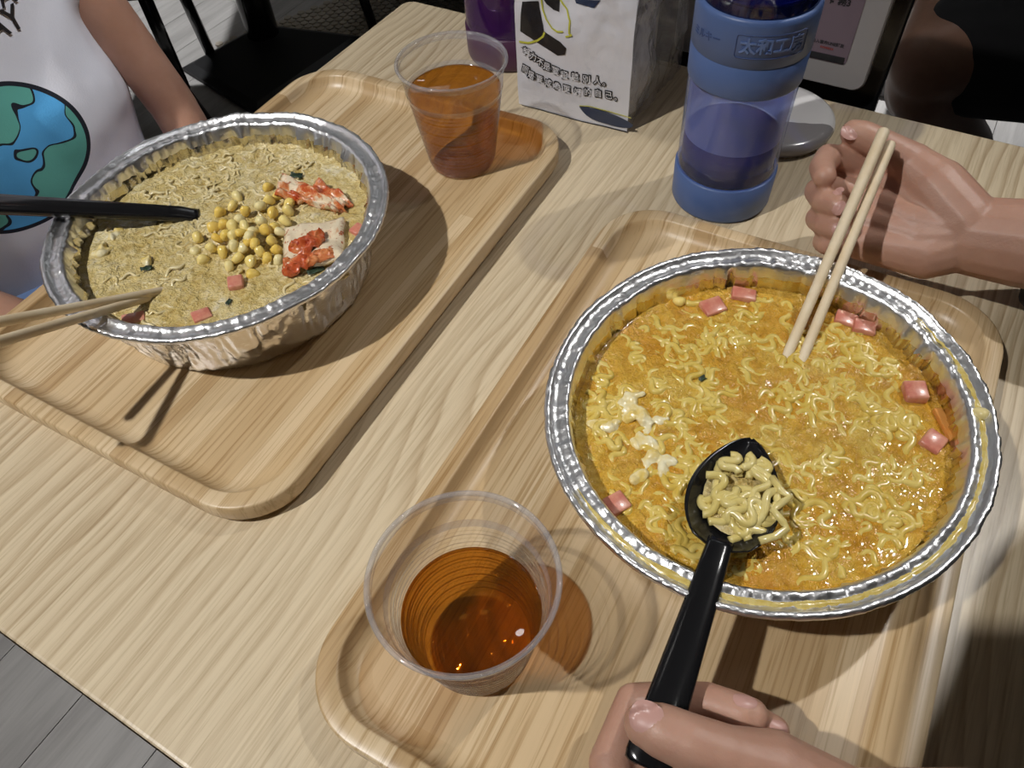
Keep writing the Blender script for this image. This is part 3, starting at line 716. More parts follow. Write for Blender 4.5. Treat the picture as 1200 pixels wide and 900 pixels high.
# ------------------------------------------------------------------ chopsticks
def chopstick(p0, p1, r0, r1, label, group):
    p0, p1 = Vector(p0), Vector(p1); d = (p1 - p0); pts = [p0 + d * f - p0 for f in (0, 0.004, 0.012, 0.3, 0.7, 0.985, 0.996, 1)]
    rs = [r0 * 0.6, r0 * 0.9, r0, r0 + (r1 - r0) * 0.3, r0 + (r1 - r0) * 0.7, r1, r1 * 0.93, r1 * 0.6]
    o = tube('chopstick', pts, rs, M['wood_stick'], None, 14, p0); return tag(o, label, 'chopstick', group)
def ext(p, q, f): p, q = Vector(p), Vector(q); return p + (q - p) * f
c1a, c1b = (0.1543, 0.2632, 0.0465), (0.2305, 0.3784, 0.1000)
chopstick(ext(c1a, c1b, -0.22), c1b, 0.0027, 0.0034, 'thicker pale wooden chopstick in the diner hand, end nearest the thumb tip', 'chopsticks in the right bowl')
c2a, c2b = (0.1617, 0.2599, 0.0465), (0.2365, 0.3765, 0.0920)
chopstick(ext(c2a, c2b, -0.22), c2b, 0.0027, 0.0031, 'lower pale wooden chopstick in the diner hand, with the shorter end', 'chopsticks in the right bowl')
c3a, c3b = (-0.2139, 0.3481, 0.0475), (-0.2625, 0.2859, 0.0940)
chopstick(ext(c3a, c3b, -0.25), ext(c3a, c3b, 1.52), 0.0025, 0.0032, 'pale wooden chopstick in the left bowl, the one nearer the black spoon', 'chopsticks in the left bowl')
c4a, c4b = (-0.2172, 0.3441, 0.0475), (-0.2558, 0.2699, 0.0960)
chopstick(ext(c4a, c4b, -0.25), ext(c4a, c4b, 1.54), 0.0025, 0.0032, 'pale wooden chopstick in the left bowl, the one nearer the tray edge', 'chopsticks in the left bowl')

# ------------------------------------------------------------------ spoons
def spoon(name, neck, tip, end, label, hw0, hw1, depth, w=0.0212, th=0.0016, up=Vector((0, 0, 1))):
    neck, tip, end = Vector(neck), Vector(tip), Vector(end); d = (tip - neck); L = d.length; d.normalize()
    s = d.cross(up).normalized(); n = s.cross(d)
    t = empty(name, neck); tag(t, label, 'spoon', 'black plastic spoons')
    nu, nv = 26, 21; V = []
    for lay in (0, 1):
        for i in range(nu):
            f = i / (nu - 1); tt = f
            hw = w * (math.sin(pi * (0.045 + 0.955 * tt) ** 0.80) ** 0.62) if 0 < i < nu - 1 else (0.0058 if i == 0 else 0.0008)
            hw = max(hw, 0.0058 * (1 - f * 2.2))
            dep = depth * (math.sin(pi * min(1, 0.10 + 0.88 * tt)) ** 0.75)
            for j in range(nv):
                x = 2 * j / (nv - 1) - 1
                z = -dep * (1 - x * x) ** 0.85 - lay * th
                V.append(d * (L * f) + s * (hw * x) + n * z)
    F = grid_faces(nu, nv) + [tuple(reversed(f)) for f in grid_faces(nu, nv, False, nu * nv)]
    N = nu * nv
    for i in range(nu - 1):
        for a, b in (((i + 1) * nv, i * nv), (i * nv + nv - 1, (i + 1) * nv + nv - 1)): F.append((a, b, b + N, a + N))
    for j in range(nv - 1):
        F.append((j, j + 1, j + 1 + N, j + N)); k = (nu - 1) * nv; F.append((k + j + 1, k + j, k + j + N, k + j + 1 + N))
    recalc(mesh('spoon_bowl', V, F, M['black'], t, True))
    h = end - neck; HL = h.length; h.normalize(); hs = h.cross(up).normalized(); hn = hs.cross(h)
    if hn.z < 0: hn = -hn
    loops = []
    for f in (-0.03, 0.0, 0.06, 0.15, 0.4, 0.7, 0.96, 0.99, 1.0):
        hw = hw0 + (hw1 - hw0) * max(0, f); tk = 0.0032
        if f >= 0.99: hw *= 0.93 if f < 1 else 0.75; tk *= 0.7
        sec = [(-1, -0.35), (-0.86, -1), (-0.55, -1), (-0.45, -0.2), (0.45, -0.2), (0.55, -1), (0.86, -1), (1, -0.35), (0.97, 0.55), (0.8, 0.9), (0.3, 1.0), (-0.3, 1.0), (-0.8, 0.9), (-0.97, 0.55)]
        sag = -0.0012 if f <= 0 else 0.0
        loops.append([h * (HL * f) + hs * (hw * a) + hn * (tk * b + sag) for a, b in sec])
    V, F = loft(loops); o = recalc(mesh('handle', V, F, M['black'], t, True)); return t
spoon('soup_spoon', (0.0845, 0.1429, 0.0625), (0.1152, 0.2013, 0.0560), (0.0382, 0.0588, 0.0575), 'black plastic spoon lifting noodles over the right bowl', 0.0058, 0.0094, 0.0085)
sp_end = ext((-0.2094, 0.4194, 0.0490), (-0.2790, 0.4108, 0.0690), 1.62)
spoon('soup_spoon', ext((-0.2094, 0.4194, 0.0490), (-0.2790, 0.4108, 0.0690), -0.06), ext((-0.2094, 0.4194, 0.0490), (-0.2790, 0.4108, 0.0690), -0.60), sp_end, 'black plastic spoon standing in the left bowl, only its handle showing', 0.0056, 0.0082, 0.006)
# noodles on the spoon
rg = random.Random(31); V, F = [], []
sc, sd = Vector((0.1021, 0.1711, 0.0565)), (Vector((0.1152, 0.2013, 0.0560)) - Vector((0.0845, 0.1429, 0.0625))).normalized(); ss = Vector((sd.y, -sd.x, 0)).normalized()
def inside(x, y, k=1.0):
    v = Vector((x, y, 0)); u1 = v.dot(Vector((sd.x, sd.y, 0)).normalized()) + 0.002; u2 = v.dot(ss) - 0.0008; return (u1 / 0.0235) ** 2 + (u2 / 0.0180) ** 2 < k
made = 0
while made < 24:
    x, y = rg.uniform(-0.024, 0.024), rg.uniform(-0.024, 0.024)
    if not inside(x, y, 0.8): continue
    lv = made / 24.0
    zf = lambda px, py, f, zo, lv=lv: 0.0005 + lv * 0.0062 * max(0.15, 1 - (px * px + py * py) / 0.0005) + 0.0011 * zo - 0.003 * abs(2 * f - 1) ** 3
    pts = strand(rg, (x, y), rg.uniform(0, 6.28), rg.uniform(0.03, 0.06), rg.uniform(0.005, 0.008), rg.uniform(0.020, 0.032), 0.0019, zf, lambda px, py: inside(px, py, 1.05))
    if len(pts) < 9: continue
    v, f = tube_vf(pts, 0.0020, 8, len(V)); V += v; F += f; made += 1
v, f = tube_vf([Vector(p) - sc for p in ((0.1174, 0.1759, 0.0600), (0.1184, 0.1675, 0.0625), (0.1224, 0.1647, 0.0605), (0.1163, 0.1605, 0.0635), (0.1118, 0.1572, 0.0640), (0.1151, 0.1517, 0.0625), (0.1162, 0.1490, 0.0610), (0.1095, 0.1452, 0.0625), (0.1024, 0.1438, 0.0625))], 0.0018, 8, len(V)); V += v; F += f
tag(mesh('noodle_serving', V, F, M['noodle_s'], None, True, sc), 'tangle of pale noodles heaped on the black spoon', 'noodles', None, 'stuff')
V, F = [], []
for i in range(28):
    t = 2 * pi * i / 28; v = sd * (0.0225 * cos(t)) + Vector((ss.x, ss.y, 0)) * (0.0165 * sin(t)); V.append((v.x, v.y, v.z - 0.0012))
for i in range(28): V.append((V[i][0] * 0.8, V[i][1] * 0.8, -0.0052))
for i in range(28): F.append((i, (i + 1) % 28, 28 + (i + 1) % 28, 28 + i))
F.append(tuple(range(28))); F.append(tuple(28 + i for i in reversed(range(28))))
tag(recalc(mesh('spoonful_broth', V, F, M['soup_l'], None, False, sc - Vector((0.0006, 0.001, 0.0)))), 'pool of yellow broth in the black spoon under the noodles', 'soup')

# ------------------------------------------------------------------ cups of tea
M['rim_plastic'] = mat_film('cup_rim_plastic', (0.90, 0.90, 0.91), 0.16, (0.85, 0.85, 0.9), 0.05, 1.6)
def cup(c, label, h, liq, tlabel):
    rb, rt = 0.0250, 0.0372; t = empty('plastic_cup', (c[0], c[1], TFL)); tag(t, label, 'cup', 'clear plastic cups of tea')
    prof = [(0.0, 0.0022), (0.014, 0.0022), (0.0155, 0.0010), (0.0215, 0.0010), (rb - 0.001, 0.0004), (rb, 0.0018)]
    N = 90
    for k in range(1, N + 1):
        f = k / N; z = 0.0018 + (h - 0.006) * f; r = rb + (rt - rb) * f
        if 0.05 < f < 0.72: r += 0.00065 * sin(2 * pi * (f - 0.05) / 0.67 * 17)
        if f > 0.78: r += 0.0006
        if 0.74 < f < 0.78: r += 0.0006 * (f - 0.74) / 0.04
        prof.append((r, z))
    lathe('cup_wall', prof, 96, M['cup'], t)
    zs_ = lambda f: 0.0018 + (h - 0.006) * f; rs_ = lambda f: rb + (rt - rb) * f
    lathe('step_band', [(rs_(0.73) + 0.0004, zs_(0.73)), (rs_(0.75) + 0.0009, zs_(0.75)), (rs_(0.79) + 0.0011, zs_(0.79))], 96, M['rim_plastic'], t)
    pr = [(rt + 0.0006, h - 0.006), (rt + 0.0012, h - 0.004)] + [(rt + 0.0018 + 0.0013 * sin(u), h - 0.0016 - 0.0013 * cos(u)) for u in [0.2 * k * pi for k in range(0, 9)]]
    lathe('rolled_rim', pr, 96, M['rim_plastic'], t)
    lp = [(0.0, 0.0030), (0.0145, 0.0030), (0.016, 0.0018), (rb - 0.0006, 0.0018)]
    for k in range(0, 33):
        z = 0.0025 + (liq - 0.0025) * k / 32; f = (z - 0.0018) / (h - 0.006); r = rb + (rt - rb) * f - 0.0004
        if 0.05 < f < 0.72: r += 0.00060 * sin(2 * pi * (f - 0.05) / 0.67 * 17)
        lp.append((r, z))
    lp += [(lp[-1][0] - 0.0012, liq - 0.0006), (0.0, liq - 0.0006)]
    o = lathe('tea', lp, 72, M['tea'], None, (c[0], c[1], TFL)); tag(o, tlabel, 'tea', 'amber tea in the cups')
cup((-0.0262, 0.1285), 'clear ribbed plastic cup half full of tea at the near end of the right tray', 0.0785, 0.040, 'amber tea half filling the near cup')
cup((-0.0240, 0.5115), 'clear ribbed plastic cup mostly full of tea at the far corner of the left tray', 0.0855, 0.062, 'amber tea filling the far cup')

# ------------------------------------------------------------------ blue bottle
M['blue_shell'] = simple('matt_blue_shell', (0.085, 0.145, 0.335), 0.42)
M['blue_clear'] = mat_film('clear_blue_body', (0.72, 0.78, 0.97), 0.08, (0.50, 0.58, 0.95), 0.05, 1.0)
M['blue_water'] = mat_film('blue_tinted_water', (0.05, 0.06, 0.40), 0.26, (0.018, 0.032, 0.42), 0.03, 0.5)
M['navy_clear'] = mat_film('dark_blue_lid_plastic', (0.12, 0.15, 0.48), 0.10, (0.03, 0.05, 0.28), 0.04, 1.2)
BT = Vector((0.1675, 0.4548, 0.0)); TH0 = math.atan2(-BT.y, -BT.x)
bt = empty('water_bottle', BT); tag(bt, 'blue water bottle with a matt collar and clear body beyond the right tray', 'bottle')
lathe('base_band', [(0, 0.0), (0.031, 0.0), (0.0345, 0.0008), (0.0356, 0.003), (0.0362, 0.0285), (0.0354, 0.0292), (0.0335, 0.0292)], 96, M['blue_shell'], bt)
lathe('clear_body', [(0.0346, 0.0285), (0.0350, 0.034), (0.0353, 0.070), (0.0357, 0.1005)], 96, M['blue_clear'], bt)
lathe('water', [(0, 0.0294), (0.0326, 0.0294), (0.0328, 0.0550), (0.0316, 0.0556), (0, 0.0556)], 72, M['blue_water'], bt)
lathe('misted_wall', [(0.0331, 0.0558), (0.0336, 0.075), (0.0340, 0.0992)], 72, mat_film('misted_blue_wall', (0.72, 0.78, 0.97), 0.34, (0.52, 0.60, 0.98), 0.2, 0.3), bt)
lathe('collar', [(0.034, 0.0990), (0.0363, 0.0992), (0.0367, 0.1000), (0.0371, 0.1196), (0.0367, 0.1200), (0.0367, 0.1206), (0.0372, 0.1210), (0.0374, 0.146), (0.0371, 0.1484), (0.0360, 0.1496), (0.0348, 0.1496)], 96, M['blue_shell'], bt)
lathe('lid', [(0.0346, 0.1480), (0.0346, 0.188), (0.0325, 0.194), (0.0, 0.196)], 72, M['navy_clear'], bt)
lathe('lid_liner', [(0.0, 0.1535), (0.0300, 0.1535), (0.0312, 0.1545), (0.0312, 0.156), (0.0300, 0.1566), (0.0, 0.1566)], 64, simple('navy_liner', (0.02, 0.035, 0.16), 0.25), bt)
lathe('lid_label', [(0.0, 0.1968), (0.018, 0.1968), (0.018, 0.1976), (0.0, 0.1976)], 48, simple('white_label', (0.75, 0.78, 0.80), 0.5), bt)
def wrap(rad, th, zc, slope=0.0):
    return lambda co: Vector(((rad + co.z) * cos(th + co.x / rad), (rad + co.z) * sin(th + co.x / rad), zc + co.y + slope * co.x))
emb = simple('raised_blue_letter', (0.13, 0.21, 0.45), 0.35); groove = simple('dark_blue_groove', (0.05, 0.085, 0.22), 0.5)
TA = TH0 + radians(21.5)
def subdiv_text(name, body, size, mat, fn, parent, **kw):
    me = text_mesh(body, size, **kw); bm = bmesh.new(); bm.from_mesh(me); bmesh.ops.triangulate(bm, faces=bm.faces)
    bmesh.ops.subdivide_edges(bm, edges=[e for e in bm.edges if e.calc_length() > size * 0.22], cuts=2, use_grid_fill=True); bm.to_mesh(me); bm.free()
    me.materials.clear(); me.materials.append(mat)
    for v in me.vertices: v.co = fn(v.co)
    o = bpy.data.objects.new(name, me); return link(o, parent)
subdiv_text('raised_lettering', '太和工房', 0.0100, emb, wrap(0.0376, TA, 0.1345), bt, offset=0.00022, extrude=0.0003)
subdiv_text('raised_lettering', 'ミルキー', 0.0062, groove, wrap(0.03745, TH0 - radians(46), 0.1335, 0.10), bt, offset=0.00008, extrude=0.00012, space=1.0)
fr = [Vector((x, y, 0)) for x, y in round_rect(0.0440, 0.0140, 0.0018, 5)]; P = []
for i in range(len(fr)):
    p, q = fr[i], fr[(i + 1) % len(fr)]
    for k in range(8): P.append(p + (q - p) * k / 8)
wf = wrap(0.0374, TA, 0.1345); V, F = tube_vf([wf(p) for p in P] + [wf(P[0])], 0.00035, 6); mesh('emblem_frame', V, F, groove, bt)

# ------------------------------------------------------------------ purple bottle
PB_ = Vector((0.0250, 0.6835, 0))
pb = empty('purple_bottle', PB_); tag(pb, 'dark purple bottle behind the far cup and the white package', 'bottle')
lathe('base_band', [(0, 0), (0.036, 0), (0.0388, 0.0015), (0.0402, 0.006), (0.0405, 0.0300), (0.0390, 0.0308)], 64, simple('plum_shell', (0.066, 0.020, 0.056), 0.4), pb)
lathe('clear_body', [(0.0393, 0.0300), (0.0398, 0.10), (0.0398, 0.13)], 64, mat_film('clear_purple_body', (0.42, 0.26, 0.60), 0.14, (0.26, 0.06, 0.50), 0.05, 1.0), pb)
lathe('purple_drink', [(0, 0.031), (0.0374, 0.031), (0.0378, 0.0560), (0.0366, 0.0566), (0, 0.0566)], 56, mat_film('dark_purple_drink', (0.09, 0.02, 0.12), 0.08, (0.06, 0.008, 0.09), 0.05, 0.6), pb)
lathe('collar', [(0.039, 0.128), (0.0412, 0.129), (0.0415, 0.17), (0.039, 0.174), (0, 0.175)], 64, simple('plum_collar', (0.115, 0.032, 0.105), 0.4), pb)

# ------------------------------------------------------------------ glazed disc
t = NT('white_and_grey_glaze'); v = t.coord(); sx = t.n('ShaderNodeSeparateXYZ'); t.l(v, sx.inputs[0])
wv = t.noise(v, 30, 2); e = t.math('ADD', t.math('ADD', t.math('MULTIPLY', sx.outputs[1], 1.0), t.math('MULTIPLY', sx.outputs[0], 0.25)), t.math('MULTIPLY', wv.outputs[0], 0.012))
k = t.ramp(t.math('MULTIPLY_ADD', e, 400, 3.2), [(0.4, (0.0,) * 3), (0.6, (1,) * 3)])
t.color(t.mix(k, (0.30, 0.285, 0.29), (0.88, 0.87, 0.865))); t.set(Roughness=0.18, Coat_Weight=0.5)
DC = (0.2290, 0.5350)
o = lathe('glazed_disc', [(0, 0), (0.042, 0), (0.0465, 0.002), (0.0480, 0.006), (0.0470, 0.0095), (0.044, 0.0115), (0.038, 0.0124), (0, 0.0126)], 72, t.m, None, (DC[0], DC[1], 0))
tag(o, 'white round glazed disc with a glossy grey front behind the blue bottle', 'coaster')

# ------------------------------------------------------------------ white printed package
BG = empty('plastic_package', (0.026, 0.595, 0.0), math.atan2(-0.055, 0.085)); tag(BG, 'white printed plastic package with black lettering, standing between the bottles', 'package')
M['bag_white'] = mat_film('white_printed_film', (0.5, 0.5, 0.52), 0.90, (0.74, 0.74, 0.79), 0.14, 0.9, (90, 0.35, 0.0012))
M['bag_clear'] = mat_film('clear_crinkled_film', (0.93, 0.93, 0.95), 0.20, (0.72, 0.72, 0.75), 0.08, 1.6, (130, 0.9, 0.003))
BW, BD, BH = 0.1010, 0.1080, 0.128
def bag_pt(u, z):
    """front panel: (u along the bottom edge, z up) -> local point with creases"""
    f = max(0.0, z / BH); amp = 0.0008 + 0.0046 * max(0, f - 0.42) ** 0.8
    y = amp * fract_noise((u * 42, z * 36, 1.7), 3) + 0.012 * max(0, f - 0.55) * (0.6 + 0.4 * sin(u * 60)) - 0.0035 * math.exp(-((u - 0.05) / 0.035) ** 2) * min(1, f * 3) * (1 - f)
    return Vector((u, y, z))
nu, nv = 56, 56; V = []
for i in range(nu):
    for j in range(nv): V.append(bag_pt(BW * (i / (nu - 1)) * 1.0, 0.0006 + (BH + 0.010 * sin(i * 0.32) - 0.0006) * j / (nv - 1)))
mesh('printed_front', V, grid_faces(nu, nv), M['bag_white'], BG)
def bag_side(name, P0, P1, mat, seed, amp, hk=1.0, nu=40, nv=44, top=BH):
    P0, P1 = Vector(P0), Vector(P1); d = (P1 - P0); nrm = Vector((d.y, -d.x, 0)).normalized(); V = []
    for i in range(nu):
        for j in range(nv):
            f, g = i / (nu - 1), j / (nv - 1); e = min(1, min(f, 1 - f) * 8)
            k = amp * (0.25 + g) * (fract_noise((f * 3.2 + seed, g * 2.6, seed), 4) + 0.6 * abs(noise.noise(Vector((f * 9 + seed, g * 4, seed)))))
            q = P0 + d * f + nrm * (k * e + hk * 0.010 * sin(pi * f) * (g - 0.3)); V.append((q.x, q.y, 0.0006 + top * g))
    return mesh(name, V, grid_faces(nu, nv), mat, BG)
bag_side('side_gusset', (BW, 0, 0), (BW + 0.004, BD, 0), M['bag_clear'], 2.0, 0.014, 0.6)
bag_side('side_gusset', (BW - 0.006, 0.006, 0), (BW - 0.004, 0.055, 0), M['bag_white'], 4.4, 0.008, 0.5, 30, 40, 0.088)
bag_side('back_film', (BW + 0.004, BD, 0), (0, BD, 0), M['bag_clear'], 5.0, 0.008, 0.4)
bag_side('side_gusset', (0, BD, 0), (0, 0, 0), M['bag_white'], 8.0, 0.006, 0.5)
V = []
for i in range(40):
    for j in range(40):
        f, g = i / 39, j / 39; V.append((BW * f, 0.010 + (BD - 0.012) * g, 0.104 + 0.014 * fract_noise((f * 4, g * 4, 3.3), 4) + 0.010 * sin(g * 5 + f * 2)))
mesh('folded_top', V, grid_faces(40, 40), M['bag_white'], BG)
box('inner_packet', (BW / 2 - 0.002, 0.056, 0.046), (BW - 0.022, 0.082, 0.088), simple('cream_packet', (0.60, 0.56, 0.50), 0.6), BG, 0.012)
ink = simple('black_print', (0.014, 0.014, 0.017), 0.35); navy = simple('navy_print', (0.022, 0.034, 0.075), 0.35); lime = simple('lime_print', (0.52, 0.52, 0.06), 0.45); white = simple('white_print', (0.80, 0.80, 0.84), 0.5)
def on_bag(co, off): p = bag_pt(co[0], co[1]); p.y -= off; return p
def patch(name, pts, mat, off, parent=BG):
    """a printed shape filled and draped over the front panel"""
    bm = bmesh.new(); vs_ = [bm.verts.new((x, y, 0)) for x, y in pts]; f = bm.faces.new(vs_); bmesh.ops.triangulate(bm, faces=[f])
    for _ in range(3): bmesh.ops.subdivide_edges(bm, edges=[e for e in bm.edges if e.calc_length() > 0.004], cuts=1, use_grid_fill=True)
    me = bpy.data.meshes.new(name); bm.to_mesh(me); bm.free(); me.materials.append(mat)
    for v in me.vertices: v.co = on_bag(v.co, off)
    return link(bpy.data.objects.new(name, me), parent)
def smooth_poly(pts, n=5):
    out = []; m_ = len(pts)
    for i in range(m_):
        p0, p1, p2, p3 = (Vector(pts[(i + k - 1) % m_]) for k in range(4))
        for k in range(n):
            t_ = k / n; out.append(tuple(0.5 * ((2 * p1) + (-p0 + p2) * t_ + (2 * p0 - 5 * p1 + 4 * p2 - p3) * t_ ** 2 + (-p0 + 3 * p1 - 3 * p2 + p3) * t_ ** 3)))
    return out
patch('printed_leaf', [(0.0072, 0.0895), (0.0207, 0.0921), (0.0213, 0.0870), (0.0261, 0.0706), (0.0418, 0.0664), (0.0470, 0.0627), (0.0456, 0.0568), (0.0388, 0.0542), (0.0251, 0.0586), (0.0046, 0.0661), (0.0060, 0.0787)], ink, 0.0005)
patch('printed_leaf', [(0.0251, 0.0948), (0.0389, 0.0974), (0.0389, 0.0878), (0.0338, 0.0881), (0.0280, 0.0915)], ink, 0.0005)
patch('printed_leaf', [(0.0509, 0.0991), (0.0729, 0.1032), (0.0684, 0.0968), (0.0524, 0.0962)], navy, 0.0005)
patch('printed_leaf', smooth_poly([(0.0583, 0.0142), (0.0662, 0.0152), (0.0838, 0.0152), (0.1036, 0.0109), (0.1047, 0.0068), (0.0943, 0.0039), (0.0759, 0.0040), (0.0656, 0.0071)]), navy, 0.0006)
def line_on_bag(name, pts, w, mat, off):
    P = []
    for (a, b), (c, d) in zip(pts[:-1], pts[1:]):
        for k in range(6): P.append((a + (c - a) * k / 6, b + (d - b) * k / 6))
    P.append(pts[-1]); V, F = [], []
    for i, p in enumerate(P):
        q = Vector(P[min(i + 1, len(P) - 1)]) - Vector(P[max(i - 1, 0)]); q = Vector((-q.y, q.x)).normalized() * (w / 2)
        V.append(on_bag((p[0] + q.x, p[1] + q.y), off)); V.append(on_bag((p[0] - q.x, p[1] - q.y), off))
        if i: F.append((2 * i - 2, 2 * i - 1, 2 * i + 1, 2 * i))
    mesh(name, V, F, mat, BG, False)
line_on_bag('lime_line', [(0.0034, 0.0574), (0.0120, 0.0582), (0.0206, 0.0622), (0.0253, 0.0663), (0.0269, 0.0701)], 0.0016, lime, 0.0008)
line_on_bag('lime_line', [(0.0237, 0.0946), (0.0242, 0.0869), (0.0278, 0.0804), (0.0337, 0.0749), (0.0388, 0.0739), (0.0440, 0.0750)], 0.0013, lime, 0.0008)
line_on_bag('lime_line', [(0.0389, 0.0974), (0.0453, 0.0910), (0.0490, 0.0840), (0.0491, 0.0747), (0.0513, 0.0735), (0.0462, 0.0718)], 0.0013, lime, 0.0008)
line_on_bag('lime_line', [(0.0584, 0.0151), (0.0677, 0.0167), (0.0845, 0.0165), (0.1040, 0.0153)], 0.0007, lime, 0.0008)
line_on_bag('black_edge', [(0.0032, 0.0001), (0.0264, 0.0002), (0.0666, 0.0006), (0.1014, 0.0015)], 0.0011, ink, 0.0006)
def bag_text(body, pts, size):
    for off, grow, mt, nm in ((0.0007, 0.00095, ink, 'lettering_outline'), (0.0010, 0.0, white, 'lettering')):
        V, F = [], []
        for k, (ch, p) in enumerate(zip(body, pts)):
            q = pts[min(k + 1, len(pts) - 1)]; r = pts[max(k - 1, 0)]; a = math.atan2(q[1] - r[1], q[0] - r[0]) * 0.5
            me = text_mesh(ch, size, offset=grow); b0 = len(V); ox = -size * 0.18 if ch == '。' else 0.0
            for v in me.vertices:
                x, y = v.co.x * 0.92, v.co.y; V.append(on_bag((p[0] + ox * 0 + x * cos(a) - y * sin(a), p[1] + x * sin(a) + y * cos(a)), off))
            for f in me.polygons: F.append(tuple(b0 + i for i in f.vertices))
            bpy.data.meshes.remove(me)
        mesh(nm, V, F, mt, BG, False)
bag_text('努力不是要超越別人。', [(0.0100, 0.0499), (0.0164, 0.0476), (0.0228, 0.0448), (0.0291, 0.0425), (0.0371, 0.0407), (0.0451, 0.0393), (0.0548, 0.0400), (0.0646, 0.0399), (0.0738, 0.0409), (0.0817, 0.0410)], 0.0074)
bag_text('而是要成為更好的自己。', [(0.0084, 0.0346), (0.0138, 0.0312), (0.0217, 0.0295), (0.0301, 0.0281), (0.0387, 0.0275), (0.0473, 0.0275), (0.0572, 0.0272), (0.0656, 0.0287), (0.0748, 0.0300), (0.0837, 0.0305), (0.0919, 0.0303)], 0.0072)

# ------------------------------------------------------------------ sign beyond the table
SG = empty('sign_board', (0.313, 0.567, 0.0), math.atan2(-0.5530, 0.8332)); tag(SG, 'white framed notice on a black board beyond the table, next to the blue bottle', 'sign')
M['frame_white'] = simple('white_sign_frame', (0.33, 0.315, 0.315), 0.4); M['paper'] = simple('lilac_paper', (0.170, 0.125, 0.155), 0.6)
box('backing_board', (-0.118, 0.030, (0.34 + FZ) / 2), (0.262, 0.018, 0.34 - FZ), M['black'], SG, 0.003)
box('floor_foot', (-0.118, 0.04, FZ + 0.01), (0.26, 0.22, 0.02), M['black'], SG, 0.004)
V, F = loft([[(x - 0.085, y_, z + 0.13) for x, z in round_rect(0.170 - 2 * i, 0.260 - 2 * i, 0.010 - i * 0.5, 8)] for i, y_ in ((0.0, 0.020), (0.0, 0.0035), (0.0012, 0.0022))])
recalc(mesh('white_frame', V, F, M['frame_white'], SG, False))
pr_ = (-0.0193, 0.0208); pw = 0.062
xr = pr_[0]; zb = pr_[1]
V, F = loft([[(x + xr - pw / 2, y_, z + zb + 0.10) for x, z in round_rect(pw, 0.20, 0.004, 6)] for y_ in (0.0022, 0.0016)])
recalc(mesh('notice_paper', V, F, M['paper'], SG, False))
box('dark_strip', (xr - pw / 2, 0.0013, zb + 0.0035), (pw - 0.004, 0.0006, 0.0052), ink, SG)
def sign_text(name, body, size, px, mat, ang=0.0, **kw):
    me = text_mesh(body, size, **kw); me.materials.clear(); me.materials.append(mat)
    for v in me.vertices: v.co = Vector((px[0] + v.co.x, 0.0012, px[1] + v.co.y))
    link(bpy.data.objects.new(name, me), SG)
sign_text('lettering', '任務3', 0.0068, (-0.0376, 0.0700), ink, offset=0.0002)
sign_text('lettering', '加入官方LINE好友', 0.0033, (-0.0379, 0.0361), ink, offset=0.00008)
red = simple('red_print', (0.26, 0.05, 0.05), 0.5)
def dashes(name, a, b, n, h, mat):
    V, F = [], []
    for k in range(n):
        f = (k + 0.5) / n; v, g = box_vf((a[0] + (b[0] - a[0]) * f, 0.0012, a[1] + (b[1] - a[1]) * f), (abs(b[0] - a[0]) / n * 0.72, 0.0003, h), len(V)); V += v; F += g
    mesh(name, V, F, mat, SG, False)
dashes('small_print', (-0.0432, 0.0323), (-0.0322, 0.0319), 7, 0.0016, red)
dashes('small_print', (-0.0501, 0.0259), (-0.0253, 0.0246), 13, 0.0022, ink)

# ------------------------------------------------------------------ people: the diner with the chopsticks and the spoon
def finger(P): return ('chain', [(Vector(p), r) for p, r in P])
def nail(hand, _, at_, along, up, w, l, loc0):
    """a fingernail draped over the fingertip: each point is dropped onto the skin along -up"""
    along = Vector(along).normalized(); up = Vector(up); up = (up - along * up.dot(along)).normalized(); sd_ = along.cross(up); V = []
    n = 11; c = Vector(at_) - Vector(loc0); bv = BVHTree.FromPolygons([v.co for v in hand.data.vertices], [tuple(p.vertices) for p in hand.data.polygons])
    h0 = bv.ray_cast(c + up * 0.02, -up, 0.05)[0] or c
    for i in range(n):
        for j in range(n):
            u, v = (i / (n - 1)) * 2 - 1, (j / (n - 1)) * 2 - 1
            x = u * math.sqrt(max(0, 1 - 0.42 * v * v)); y = v * math.sqrt(max(0, 1 - 0.42 * u * u))
            q = h0 + along * (y * l / 2) + sd_ * (x * w / 2); hit = bv.ray_cast(q + up * 0.012, -up, 0.03)[0]
            flat_ = q - up * (0.0012 * x * x)
            if hit is None or (hit - flat_).length > 0.0024: hit = flat_
            V.append(hit * 0.75 + flat_ * 0.25 + up * (0.00045 - 0.0003 * max(abs(u), abs(v)) ** 4))
    F = grid_faces(n, n); o = mesh('fingernail', V, F, M['nail'], hand); return o
DIN = empty('person', ab(0.40, 0.33, FZ)); tag(DIN, 'diner in black on the right holding wooden chopsticks and a black spoon', 'person')
DL = Vector(DIN.location)
wr = (0.2895, 0.3391, 0.0460)
arm_end = ab(0.335, 0.50, 0.06)
